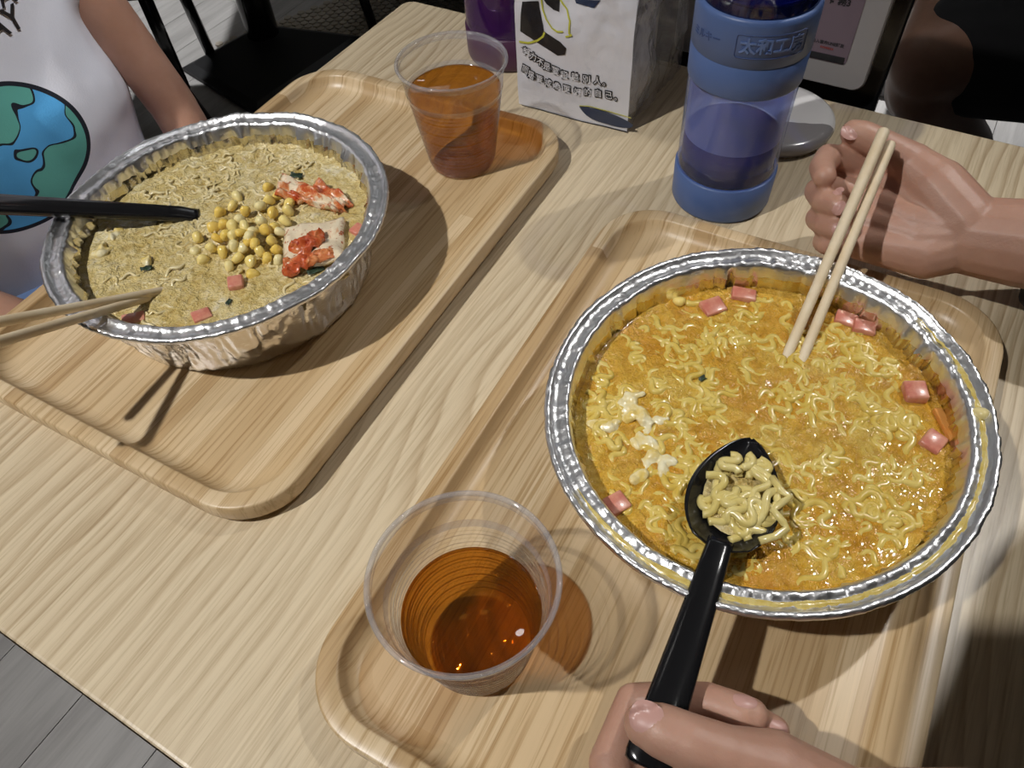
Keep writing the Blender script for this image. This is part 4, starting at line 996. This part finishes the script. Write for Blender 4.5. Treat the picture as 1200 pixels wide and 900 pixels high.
H1 = [finger([(arm_end, 0.036), ((0.3475, 0.3120, 0.0550), 0.031), ((0.3137, 0.3247, 0.0500), 0.0265), (wr, 0.0240)]),
      finger([(wr, 0.0225), ((0.2654, 0.3639, 0.0500), 0.017), ((0.2423, 0.4003, 0.0510), 0.0120)]), finger([(wr, 0.0225), ((0.2605, 0.3546, 0.0460), 0.016), ((0.2339, 0.3852, 0.0450), 0.0118)]),
      finger([(wr, 0.0220), ((0.2597, 0.3477, 0.0410), 0.0160), ((0.2291, 0.3698, 0.0400), 0.0112)]), finger([(wr, 0.0200), ((0.2633, 0.3387, 0.0360), 0.0165), ((0.2295, 0.3545, 0.0340), 0.0115)]),
      finger([((0.2832, 0.3447, 0.0520), 0.0200), ((0.2716, 0.3689, 0.0600), 0.0195), ((0.2607, 0.3864, 0.0660), 0.0145), ((0.2422, 0.3980, 0.0760), 0.0098), ((0.2323, 0.4032, 0.0790), 0.0094), ((0.2278, 0.4051, 0.0800), 0.0084)]),
      finger([((0.2423, 0.4003, 0.0510), 0.0115), ((0.2323, 0.4021, 0.0600), 0.0092), ((0.2137, 0.4003, 0.0670), 0.0084), ((0.2016, 0.3817, 0.0740), 0.0076), ((0.1976, 0.3676, 0.0780), 0.0070)]),
      finger([((0.2339, 0.3852, 0.0450), 0.0115), ((0.2197, 0.3886, 0.0500), 0.0092), ((0.2035, 0.3800, 0.0570), 0.0086), ((0.1987, 0.3592, 0.0660), 0.0080), ((0.2020, 0.3511, 0.0690), 0.0074)]),
      finger([((0.2291, 0.3698, 0.0400), 0.0110), ((0.2159, 0.3733, 0.0420), 0.0088), ((0.2011, 0.3646, 0.0480), 0.0080), ((0.1988, 0.3490, 0.0560), 0.0075), ((0.2014, 0.3420, 0.0590), 0.0068)]),
      finger([((0.2295, 0.3545, 0.0340), 0.0108), ((0.2161, 0.3571, 0.0360), 0.0080), ((0.2024, 0.3507, 0.0410), 0.0072), ((0.1999, 0.3415, 0.0470), 0.0066), ((0.2021, 0.3387, 0.0490), 0.0060)])]
hand1 = organic('arm', H1, 0.0013, M['skin'], DIN, 3, DL); hand1.location = (0, 0, 0)
tc_ = Vector((-0.08, -0.62, 0.78))
nail(hand1, None, (0.2226, 0.3996, 0.0875), Vector((0.2278, 0.4051, 0.0800)) - Vector((0.2422, 0.3980, 0.0760)), Vector((-0.25, -0.15, 0.95)), 0.0100, 0.0110, DL)
nail(hand1, None, (0.1931, 0.3618, 0.0840), Vector((0.1976, 0.3676, 0.0780)) - Vector((0.2016, 0.3817, 0.0740)), Vector((-0.50, -0.72, 0.50)), 0.0085, 0.0090, DL)
nail(hand1, None, (0.1967, 0.3447, 0.0750), Vector((0.2020, 0.3511, 0.0690)) - Vector((0.1987, 0.3592, 0.0660)), Vector((-0.30, -0.72, 0.62)), 0.0088, 0.0095, DL)
nail(hand1, None, (0.1975, 0.3372, 0.0645), Vector((0.2014, 0.3420, 0.0590)) - Vector((0.1988, 0.3490, 0.0560)), Vector((-0.30, -0.72, 0.62)), 0.0078, 0.0085, DL)
nail(hand1, None, (0.1977, 0.3338, 0.0545), Vector((0.2021, 0.3387, 0.0490)) - Vector((0.1999, 0.3415, 0.0470)), Vector((-0.30, -0.72, 0.62)), 0.0068, 0.0075, DL)
wr2 = (0.1108, 0.0316, 0.0450); el2 = ab(0.345, 0.185, 0.055)
H2 = [finger([(el2, 0.036), ((0.1488, 0.0212, 0.0550), 0.030), (wr2, 0.0245)]),
      finger([(wr2, 0.0230), ((0.0691, 0.0342, 0.0360), 0.0170), ((0.0305, 0.0443, 0.0340), 0.0118)]), finger([(wr2, 0.0225), ((0.0761, 0.0316, 0.0300), 0.017), ((0.0411, 0.0369, 0.0300), 0.0118)]),
      finger([(wr2, 0.0220), ((0.0819, 0.0272, 0.0280), 0.0165), ((0.0502, 0.0309, 0.0270), 0.0115)]), finger([(wr2, 0.0200), ((0.0836, 0.0216, 0.0280), 0.0150), ((0.0583, 0.0222, 0.0260), 0.0110)]),
      finger([((0.1059, 0.0372, 0.0520), 0.0200), ((0.0831, 0.0528, 0.0620), 0.0155), ((0.0660, 0.0584, 0.0690), 0.0112), ((0.0537, 0.0634, 0.0715), 0.0104), ((0.0443, 0.0682, 0.0715), 0.0098), ((0.0392, 0.0709, 0.0705), 0.0084)]),
      finger([((0.0305, 0.0443, 0.0340), 0.0112), ((0.0269, 0.0658, 0.0340), 0.0088), ((0.0398, 0.0884, 0.0360), 0.0076), ((0.0545, 0.0868, 0.0405), 0.0076), ((0.0686, 0.0840, 0.0440), 0.0078), ((0.0808, 0.0779, 0.0460), 0.0080), ((0.0847, 0.0769, 0.0460), 0.0070)]),
      finger([((0.0411, 0.0369, 0.0300), 0.0112), ((0.0376, 0.0646, 0.0280), 0.0085), ((0.0509, 0.0798, 0.0290), 0.0076), ((0.0732, 0.0797, 0.0360), 0.0074), ((0.0876, 0.0760, 0.0385), 0.0070), ((0.0946, 0.0722, 0.0385), 0.0060)]),
      finger([((0.0502, 0.0309, 0.0270), 0.0110), ((0.0476, 0.0585, 0.0225), 0.0082), ((0.0594, 0.0743, 0.0240), 0.0074), ((0.0766, 0.0749, 0.0300), 0.0070), ((0.0896, 0.0725, 0.0330), 0.0062)]),
      finger([((0.0583, 0.0222, 0.0260), 0.0105), ((0.0584, 0.0502, 0.0205), 0.0076), ((0.0705, 0.0652, 0.0205), 0.0068), ((0.0831, 0.0678, 0.0240), 0.0060)])]
hand2 = organic('arm', H2, 0.0013, M['skin'], DIN, 3, DL); hand2.location = (0, 0, 0)
nail(hand2, None, Vector((0.0383, 0.0707, 0.0800)), Vector((0.0392, 0.0709, 0.0705)) - Vector((0.0537, 0.0634, 0.0715)), Vector((0.05, -0.45, 0.9)), 0.0120, 0.0125, DL)
nail(hand2, None, Vector((0.0821, 0.0808, 0.0520)), Vector((0.9, -0.1, 0.0)), Vector((0.1, 0.45, 0.85)), 0.0070, 0.0095, DL)
nail(hand2, None, Vector((0.0949, 0.0720, 0.0445)), Vector((0.9, -0.25, 0.0)), Vector((0.35, 0.1, 0.9)), 0.0065, 0.0075, DL)
sh_r, sh_l = ab(0.335, 0.54, 0.38), ab(0.335, 0.16, 0.38)
so = organic('shirt', [finger([(ab(0.42, 0.35, -0.28), 0.13), (ab(0.375, 0.35, 0.0), 0.125), (ab(0.302, 0.35, 0.33), 0.125)]), finger([(ab(0.42, 0.29, -0.28), 0.12), (ab(0.302, 0.29, 0.31), 0.12)]), finger([(ab(0.42, 0.42, -0.28), 0.12), (ab(0.302, 0.41, 0.31), 0.12)]),
      finger([(sh_r, 0.062), (ab(0.36, 0.56, 0.13), 0.050), (arm_end, 0.046), ((0.3530, 0.3095, 0.0560), 0.040), ((0.3352, 0.3148, 0.0545), 0.0355)]), finger([((0.3248, 0.3151, 0.0120), 0.007), ((0.3393, 0.3093, 0.0200), 0.018), ((0.3541, 0.3035, 0.0350), 0.03)]), finger([(sh_r, 0.062), (ab(0.335, 0.35, 0.40), 0.075), (sh_l, 0.062), (ab(0.37, 0.16, 0.15), 0.050), (el2, 0.046), ((0.1957, 0.0104, 0.0560), 0.040)])], 0.006, M['black_cloth'], DIN, 4, DL); so.location = (0, 0, 0)
hd = organic('head', [('ell', ab(0.335, 0.35, 0.62), (0.078, 0.092, 0.112)), finger([(ab(0.335, 0.35, 0.40), 0.052), (ab(0.335, 0.35, 0.55), 0.05)]), finger([(ab(0.262, 0.35, 0.605), 0.010), (ab(0.25, 0.35, 0.585), 0.012)])], 0.006, M['skin'], DIN, 4, DL); hd.location = (0, 0, 0)
hr = organic('hair', [('ell', ab(0.350, 0.35, 0.645), (0.088, 0.098, 0.108)), ('ell', ab(0.375, 0.35, 0.58), (0.070, 0.085, 0.12))], 0.006, M['black_cloth'], DIN, 3, DL); hr.location = (0, 0, 0)
lg = organic('trousers', [finger([(ab(0.44, 0.27, -0.30), 0.10), (ab(0.14, 0.24, -0.27), 0.075), (ab(0.12, 0.24, FZ + 0.10), 0.055)]), finger([(ab(0.44, 0.43, -0.30), 0.10), (ab(0.14, 0.45, -0.27), 0.075), (ab(0.12, 0.45, FZ + 0.10), 0.055)])], 0.008, M['black_cloth'], DIN, 4, DL); lg.location = (0, 0, 0)
for b_ in (0.24, 0.45):
    s_ = organic('shoe', [finger([(ab(0.13, b_, FZ + 0.05), 0.045), (ab(0.0, b_, FZ + 0.035), 0.035)])], 0.006, M['black'], DIN, 3, DL); s_.location = (0, 0, 0)
st = empty('stool', ab(0.46, 0.35, FZ)); tag(st, 'black stool under the diner on the right', 'stool')
lathe('seat', [(0, 0.31), (0.17, 0.31), (0.18, 0.325), (0.17, 0.342), (0, 0.344)], 32, M['black'], st)
for sx_, sy_ in ((1, 1), (1, -1), (-1, 1), (-1, -1)): tube('leg', [(0.16 * sx_, 0.16 * sy_, 0.0), (0.11 * sx_, 0.11 * sy_, 0.312)], 0.013, M['black'], st)

# ------------------------------------------------------------------ the child on the left
CH = empty('person', ab(-0.70, 0.25, FZ)); tag(CH, 'child in a white printed T-shirt seated at the left edge of the table', 'person'); CL = Vector(CH.location)
t = NT('white_printed_jersey')
v = t.n('ShaderNodeTexCoord').outputs['Object']; mp = t.n('ShaderNodeMapping'); mp.inputs['Rotation'].default_value = (0, 0, -TY); t.l(v, mp.inputs[0])
sx = t.n('ShaderNodeSeparateXYZ'); t.l(mp.outputs[0], sx.inputs[0])
gc, gr, gt = (0.2332, 0.0245), (0.2854, -0.0017), (0.2618, 0.0667)
GR1, GR2 = abs(gr[0] - gc[0]) * 1.3, abs(gt[1] - gc[1]) * 1.3
gy = t.math('DIVIDE', t.math('SUBTRACT', sx.outputs[1], gc[0] - 0.25), GR1); gz = t.math('DIVIDE', t.math('SUBTRACT', sx.outputs[2], gc[1] + TZ), GR2)
rr = t.math('SQRT', t.math('ADD', t.math('MULTIPLY', gy, gy), t.math('MULTIPLY', gz, gz)))
inside_ = t.math('LESS_THAN', rr, 1.0); rim_ = t.math('LESS_THAN', t.math('ABSOLUTE', t.math('SUBTRACT', rr, 1.0)), 0.03)
cn = t.n('ShaderNodeCombineXYZ'); t.l(gy, cn.inputs[0]); t.l(gz, cn.inputs[1]); cn.inputs[2].default_value = 0.35
nz = t.noise(cn.outputs[0], 1.7, 1.5, 0.5)
land = t.math('GREATER_THAN', nz.outputs[0], 0.535); coast = t.math('LESS_THAN', t.math('ABSOLUTE', t.math('SUBTRACT', nz.outputs[0], 0.535)), 0.012)
c = t.mix(land, (0.10, 0.42, 0.78), (0.13, 0.44, 0.36)); c = t.mix(coast, c, (0.01, 0.012, 0.02))
wv = t.noise(v, 30, 3); base = t.mix(wv.outputs[0], (0.72, 0.71, 0.76), (0.80, 0.79, 0.83))
front = t.math('GREATER_THAN', sx.outputs[0], 0.0)
c = t.mix(t.math('MULTIPLY', inside_, front), base, c); c = t.mix(t.math('MULTIPLY', rim_, front), c, (0.01, 0.012, 0.02))
t.color(c); t.set(Roughness=0.9); wf_ = t.noise(v, 700, 2); t.bump(wf_.outputs[0], 0.3, 0.0006)
M['shirt'] = t.m
shirt = organic('shirt', [finger([(ab(-0.71, 0.237, -0.13), 0.088), (ab(-0.70, 0.237, 0.02), 0.094), (ab(-0.72, 0.247, 0.20), 0.085)]), finger([(ab(-0.71, 0.297, -0.13), 0.086), (ab(-0.70, 0.300, 0.02), 0.094), (ab(-0.72, 0.297, 0.20), 0.085)]),
      finger([(ab(-0.72, 0.342, 0.225), 0.052), (ab(-0.70, 0.358, 0.165), 0.045), (ab(-0.668, 0.366, 0.108), 0.038)]), finger([(ab(-0.72, 0.202, 0.225), 0.052), (ab(-0.70, 0.152, 0.165), 0.045), (ab(-0.67, 0.132, 0.120), 0.040)])], 0.005, M['shirt'], CH, 4, CL); shirt.location = (0, 0, 0)
for v_ in shirt.data.vertices:
    f = min(1, max(0, 1.2 - abs(v_.co.z - TZ) * 2)); v_.co += Vector((0.83, -0.55, 0)) * (0.006 * f * fract_noise((v_.co.x * 10, v_.co.y * 10, v_.co.z * 14), 2))
oa = organic('body', [finger([(ab(-0.70, 0.352, 0.17), 0.026), (ab(-0.650, 0.380, 0.10), 0.0235), (ab(-0.622, 0.396, -0.02), 0.0220), (ab(-0.600, 0.390, -0.07), 0.0215), (ab(-0.540, 0.362, -0.075), 0.019), (ab(-0.53, 0.332, -0.08), 0.017)]),
      finger([(ab(-0.70, 0.152, 0.17), 0.026), (ab(-0.62, 0.122, -0.02), 0.0220), (ab(-0.540, 0.162, -0.075), 0.019)]),
      finger([(ab(-0.70, 0.322, -0.16), 0.07), (ab(-0.46, 0.342, -0.165), 0.052), (ab(-0.45, 0.342, -0.42), 0.042)]), finger([(ab(-0.70, 0.212, -0.16), 0.07), (ab(-0.46, 0.197, -0.160), 0.052), (ab(-0.45, 0.197, -0.42), 0.042)]),
      finger([(ab(-0.72, 0.272, -0.14), 0.08), (ab(-0.72, 0.272, 0.2), 0.07), (ab(-0.72, 0.272, 0.30), 0.04), (ab(-0.71, 0.272, 0.36), 0.045)]), ('ell', ab(-0.71, 0.272, 0.415), (0.080, 0.085, 0.098))], 0.005, M['skin_c'], CH, 3, CL); oa.location = (0, 0, 0)
hr = organic('hair', [('ell', ab(-0.722, 0.272, 0.435), (0.086, 0.090, 0.095))], 0.006, M['black_cloth'], CH, 3, CL); hr.location = (0, 0, 0)
M['check'] = mat_cloth('blue_check', (0.16, 0.33, 0.72), (0.45, 0.58, 0.85), 300)
so = organic('shorts', [finger([(ab(-0.72, 0.222, -0.16), 0.094), (ab(-0.62, 0.204, -0.165), 0.076)]), finger([(ab(-0.72, 0.312, -0.16), 0.094), (ab(-0.60, 0.332, -0.165), 0.076)])], 0.005, M['check'], CH, 3, CL); so.location = (0, 0, 0)
sbv = BVHTree.FromPolygons([v.co for v in shirt.data.vertices], [tuple(p.vertices) for p in shirt.data.polygons])
for k, (px, sz) in enumerate((((0.3088, 0.1237), 0.022), ((0.2917, 0.1075), 0.024))):
    me = text_mesh('AY', sz, offset=0.0003); me.materials.clear(); me.materials.append(ink); inv = shirt.data
    for v_ in me.vertices:
        q = ab(0, px[0] + v_.co.x * 0.9, px[1] + v_.co.y) - CL; og = q + AX * 0.3; hit = sbv.ray_cast(og, -AX, 1.2)
        v_.co = (hit[0] or q - AX * 0.5) + AX * 0.0012
    link(bpy.data.objects.new('lettering', me), CH)
ck = empty('stool', ab(-0.74, 0.24, FZ)); tag(ck, 'black stool under the child', 'stool')
lathe('seat', [(0, 0.462), (0.15, 0.462), (0.16, 0.477), (0.15, 0.492), (0, 0.494)], 32, M['black'], ck)
for sx_, sy_ in ((1, 1), (1, -1), (-1, 1), (-1, -1)): tube('leg', [(0.15 * sx_, 0.13 * sy_, 0.0), (0.10 * sx_, 0.10 * sy_, 0.464)], 0.013, M['black'], ck)

# ------------------------------------------------------------------ person beyond the table
KP = empty('person', ab(0.45, 1.28, FZ)); tag(KP, 'person in black shorts seated beyond the table with a bare knee showing', 'person'); KL = Vector(KP.location)
k1 = (0.6555, 1.0247, -0.2600)
kb_ = organic('body', [finger([(ab(0.44, 1.34, -0.20), 0.088), ((0.7396, 1.0429, -0.2600), 0.070), (k1, 0.056), ((0.6800, 1.0662, -0.3300), 0.050)]), finger([((0.6664, 1.0303, -0.3100), 0.050), ((0.8107, 1.0901, -0.4600), 0.050), ((1.0196, 1.3018, -0.6800), 0.04)]),
      finger([(k1, 0.056), ((0.7670, 1.1953, -0.2700), 0.060)]), finger([(ab(0.44, 1.50, -0.20), 0.088), ((0.8383, 1.2655, -0.2600), 0.07), ((0.7733, 1.2900, -0.2700), 0.056), ((1.1328, 1.8341, -0.6000), 0.045)])], 0.007, M['skin_k'], KP, 4, KL); kb_.location = (0, 0, 0)
so = organic('shorts', [finger([(ab(0.46, 1.34, -0.20), 0.12), ((0.7437, 1.0521, -0.2600), 0.098)]), finger([(ab(0.46, 1.50, -0.20), 0.12), ((0.8674, 1.2603, -0.2600), 0.088)])], 0.007, M['black_cloth'], KP, 3, KL); so.location = (0, 0, 0)
so = organic('shirt', [finger([(ab(0.50, 1.42, -0.2), 0.14), (ab(0.50, 1.42, 0.25), 0.13)]), finger([(ab(0.50, 1.25, 0.28), 0.06), (ab(0.50, 1.59, 0.28), 0.06)])], 0.01, M['black_cloth'], KP, 3, KL); so.location = (0, 0, 0)
hd = organic('head', [('ell', ab(0.49, 1.42, 0.52), (0.078, 0.09, 0.11)), finger([(ab(0.50, 1.42, 0.3), 0.05), (ab(0.50, 1.42, 0.45), 0.05)])], 0.008, M['skin_k'], KP, 3, KL); hd.location = (0, 0, 0)
bn = empty('bench', ab(0.55, 1.42, FZ)); bn.rotation_euler = (0, 0, TY); tag(bn, 'black bench under the person in black shorts', 'bench')
box('seat', (0, 0, 0.395), (0.40, 0.8, 0.05), M['black'], bn, 0.01)
for sx_ in (-1, 1):
    for sy_ in (-1, 1): box('leg', (0.17 * sx_, 0.36 * sy_, 0.185), (0.03, 0.03, 0.37), M['black'], bn)
gbar = box('floor_bar', (0, 0, 0.02), (0.34, 0.05, 0.04), simple('grey_metal', (0.22, 0.21, 0.21), 0.4), None, 0.004, 0, (1.0072, 1.7027, -0.7480)); gbar.rotation_euler = (0, 0, TY); tag(gbar, 'low grey bar on the bright floor beside the sign', 'bar')

# ------------------------------------------------------------------ furniture behind the child
def chair(loc0, legs, seat_c, seat_s, label):
    t = empty('chair', loc0); tag(t, label, 'chair'); L0_ = Vector(loc0)
    for p, q, r in legs: tube('leg', [Vector(p) - L0_, Vector(q) - L0_], r, M['black'], t, 12)
    box('seat', Vector(seat_c) - L0_, seat_s, M['black'], t, 0.01)
p1, p2 = Vector((-0.7975, 1.7056, -0.3600)), Vector((-0.7101, 1.6904, -0.3600))
chair((-0.83, 1.85, FZ), [((-0.7373, 1.8054, -0.7480), p1, 0.022), ((-0.7399, 1.7667, -0.6200), p2, 0.015), (Vector((-0.7373, 1.8054, -0.7480)) + Vector((-0.05, 0.35, 0)), p1 + Vector((0.05, 0.28, 0)), 0.015)], (p1 + p2) / 2 + Vector((-0.10, 0.16, 0.015)), (0.40, 0.40, 0.03), 'black metal chair with slanted legs behind the child')
chair(Vector((-0.3147, 2.2076, -0.7480)), [((-0.3147, 2.2076, -0.7480), (-0.3168, 2.0942, -0.5500), 0.014), (Vector((-0.3147, 2.2076, -0.7480)) + Vector((0.36, 0.1, 0)), Vector((-0.3168, 2.0942, -0.5500)) + Vector((0.40, 0.12, 0)), 0.014), (Vector((-0.3147, 2.2076, -0.7480)) + Vector((0.3, 0.45, 0)), Vector((-0.3168, 2.0942, -0.5500)) + Vector((0.34, 0.42, 0)), 0.014)],
      Vector((-0.3168, 2.0942, -0.5500)) + Vector((0.2, 0.2, 0.015)), (0.44, 0.44, 0.03), 'black chair on the mosaic floor beyond the table corner, one leg showing')
t2 = empty('pedestal_table', (-0.62, 2.11, FZ)); tag(t2, 'black pedestal table with a square base plate beyond the child', 'table'); L2 = Vector(t2.location)
cs = [Vector((-0.8563, 2.0897, -0.7350)) - L2, Vector((-0.6607, 2.3046, -0.7350)) - L2, Vector((-0.3356, 2.1762, -0.7350)) - L2, Vector((-0.6085, 1.8251, -0.7350)) - L2]
cc = sum(cs, Vector()) / 4
V, F = loft([[(q.x, q.y, 0.0) for q in cs], [(q.x, q.y, 0.012) for q in cs], [((q - cc).x * 0.86 + cc.x, (q - cc).y * 0.86 + cc.y, 0.022) for q in cs]])
recalc(mesh('base_plate', V, F, [simple('dark_grey_metal', (0.007, 0.007, 0.008), 0.5)], t2, False))
pp = Vector((-0.6413, 2.2255, -0.7400)) - L2; lathe('column', [(0.046, 0.0), (0.046, 0.62)], 32, M['black'], t2, (pp.x, pp.y, 0.012))
box('tabletop', (pp.x, pp.y, 0.66), (0.6, 0.6, 0.03), M['table'], t2, 0.003)
# mosaic tiles on the floor
V, F = [], []; q0, q1 = Vector((-0.5937, 2.3546, -0.7500)), Vector((-0.4288, 2.4629, -0.7500)); dd = (q1 - q0).normalized(); nn = Vector((dd.y, -dd.x, 0)); S = 0.026
for i in range(-10, 34):
    for j in range(0, 26):
        c = q0 + dd * (i * S * 0.866) + nn * (0.01 + (j + 0.5 * (i % 2)) * S)
        if c.x > 0.45 or c.y > 3.2 or c.y < 1.9: continue
        b0 = len(V)
        for lay in (0, 1):
            for k in range(6):
                an = math.atan2(dd.y, dd.x) + k * pi / 3; V.append((c.x + cos(an) * S * 0.5 * (1 - 0.06 * lay), c.y + sin(an) * S * 0.5 * (1 - 0.06 * lay), FZ + 0.002 + 0.004 * lay))
        for k in range(6): k2 = (k + 1) % 6; F.append((b0 + k, b0 + k2, b0 + 6 + k2, b0 + 6 + k))
        F.append(tuple(b0 + 6 + k for k in range(6)))
mo = mesh('mosaic_tiles', V, F, simple('beige_tile', (0.42, 0.37, 0.30), 0.5), None, False); tag(mo, 'beige hexagon mosaic floor tiles beyond the table corner', 'floor tiles', None, 'stuff')

# ------------------------------------------------------------------ the phone that takes the picture
pc = Vector((0, 0, 0.37416)) + R_ * -0.022 + U_ * 0.014 - W_ * 0.009
me = bpy.data.meshes.new('smartphone'); 
V, F = loft([[(x, y, z) for x, y in round_rect(0.160 - 2 * i, 0.078 - 2 * i, 0.010 - i)] for i, z in ((0.002, -0.004), (0.0, -0.002), (0.0, 0.002), (0.002, 0.004))])
ph = mesh('smartphone', V, F, M['black'], None, False); mm = Matrix.Identity(4)
for i in range(3): mm[i][0], mm[i][1], mm[i][2], mm[i][3] = R_[i], U_[i], -W_[i], pc[i]
ph.matrix_world = mm; tag(ph, 'black smartphone held above the near edge of the table', 'phone')

# ------------------------------------------------------------------ lift everything from table height to floor height
for o in SC.objects:
    if o.parent is None and o.type in ('MESH', 'EMPTY'): o.location.z += TZ
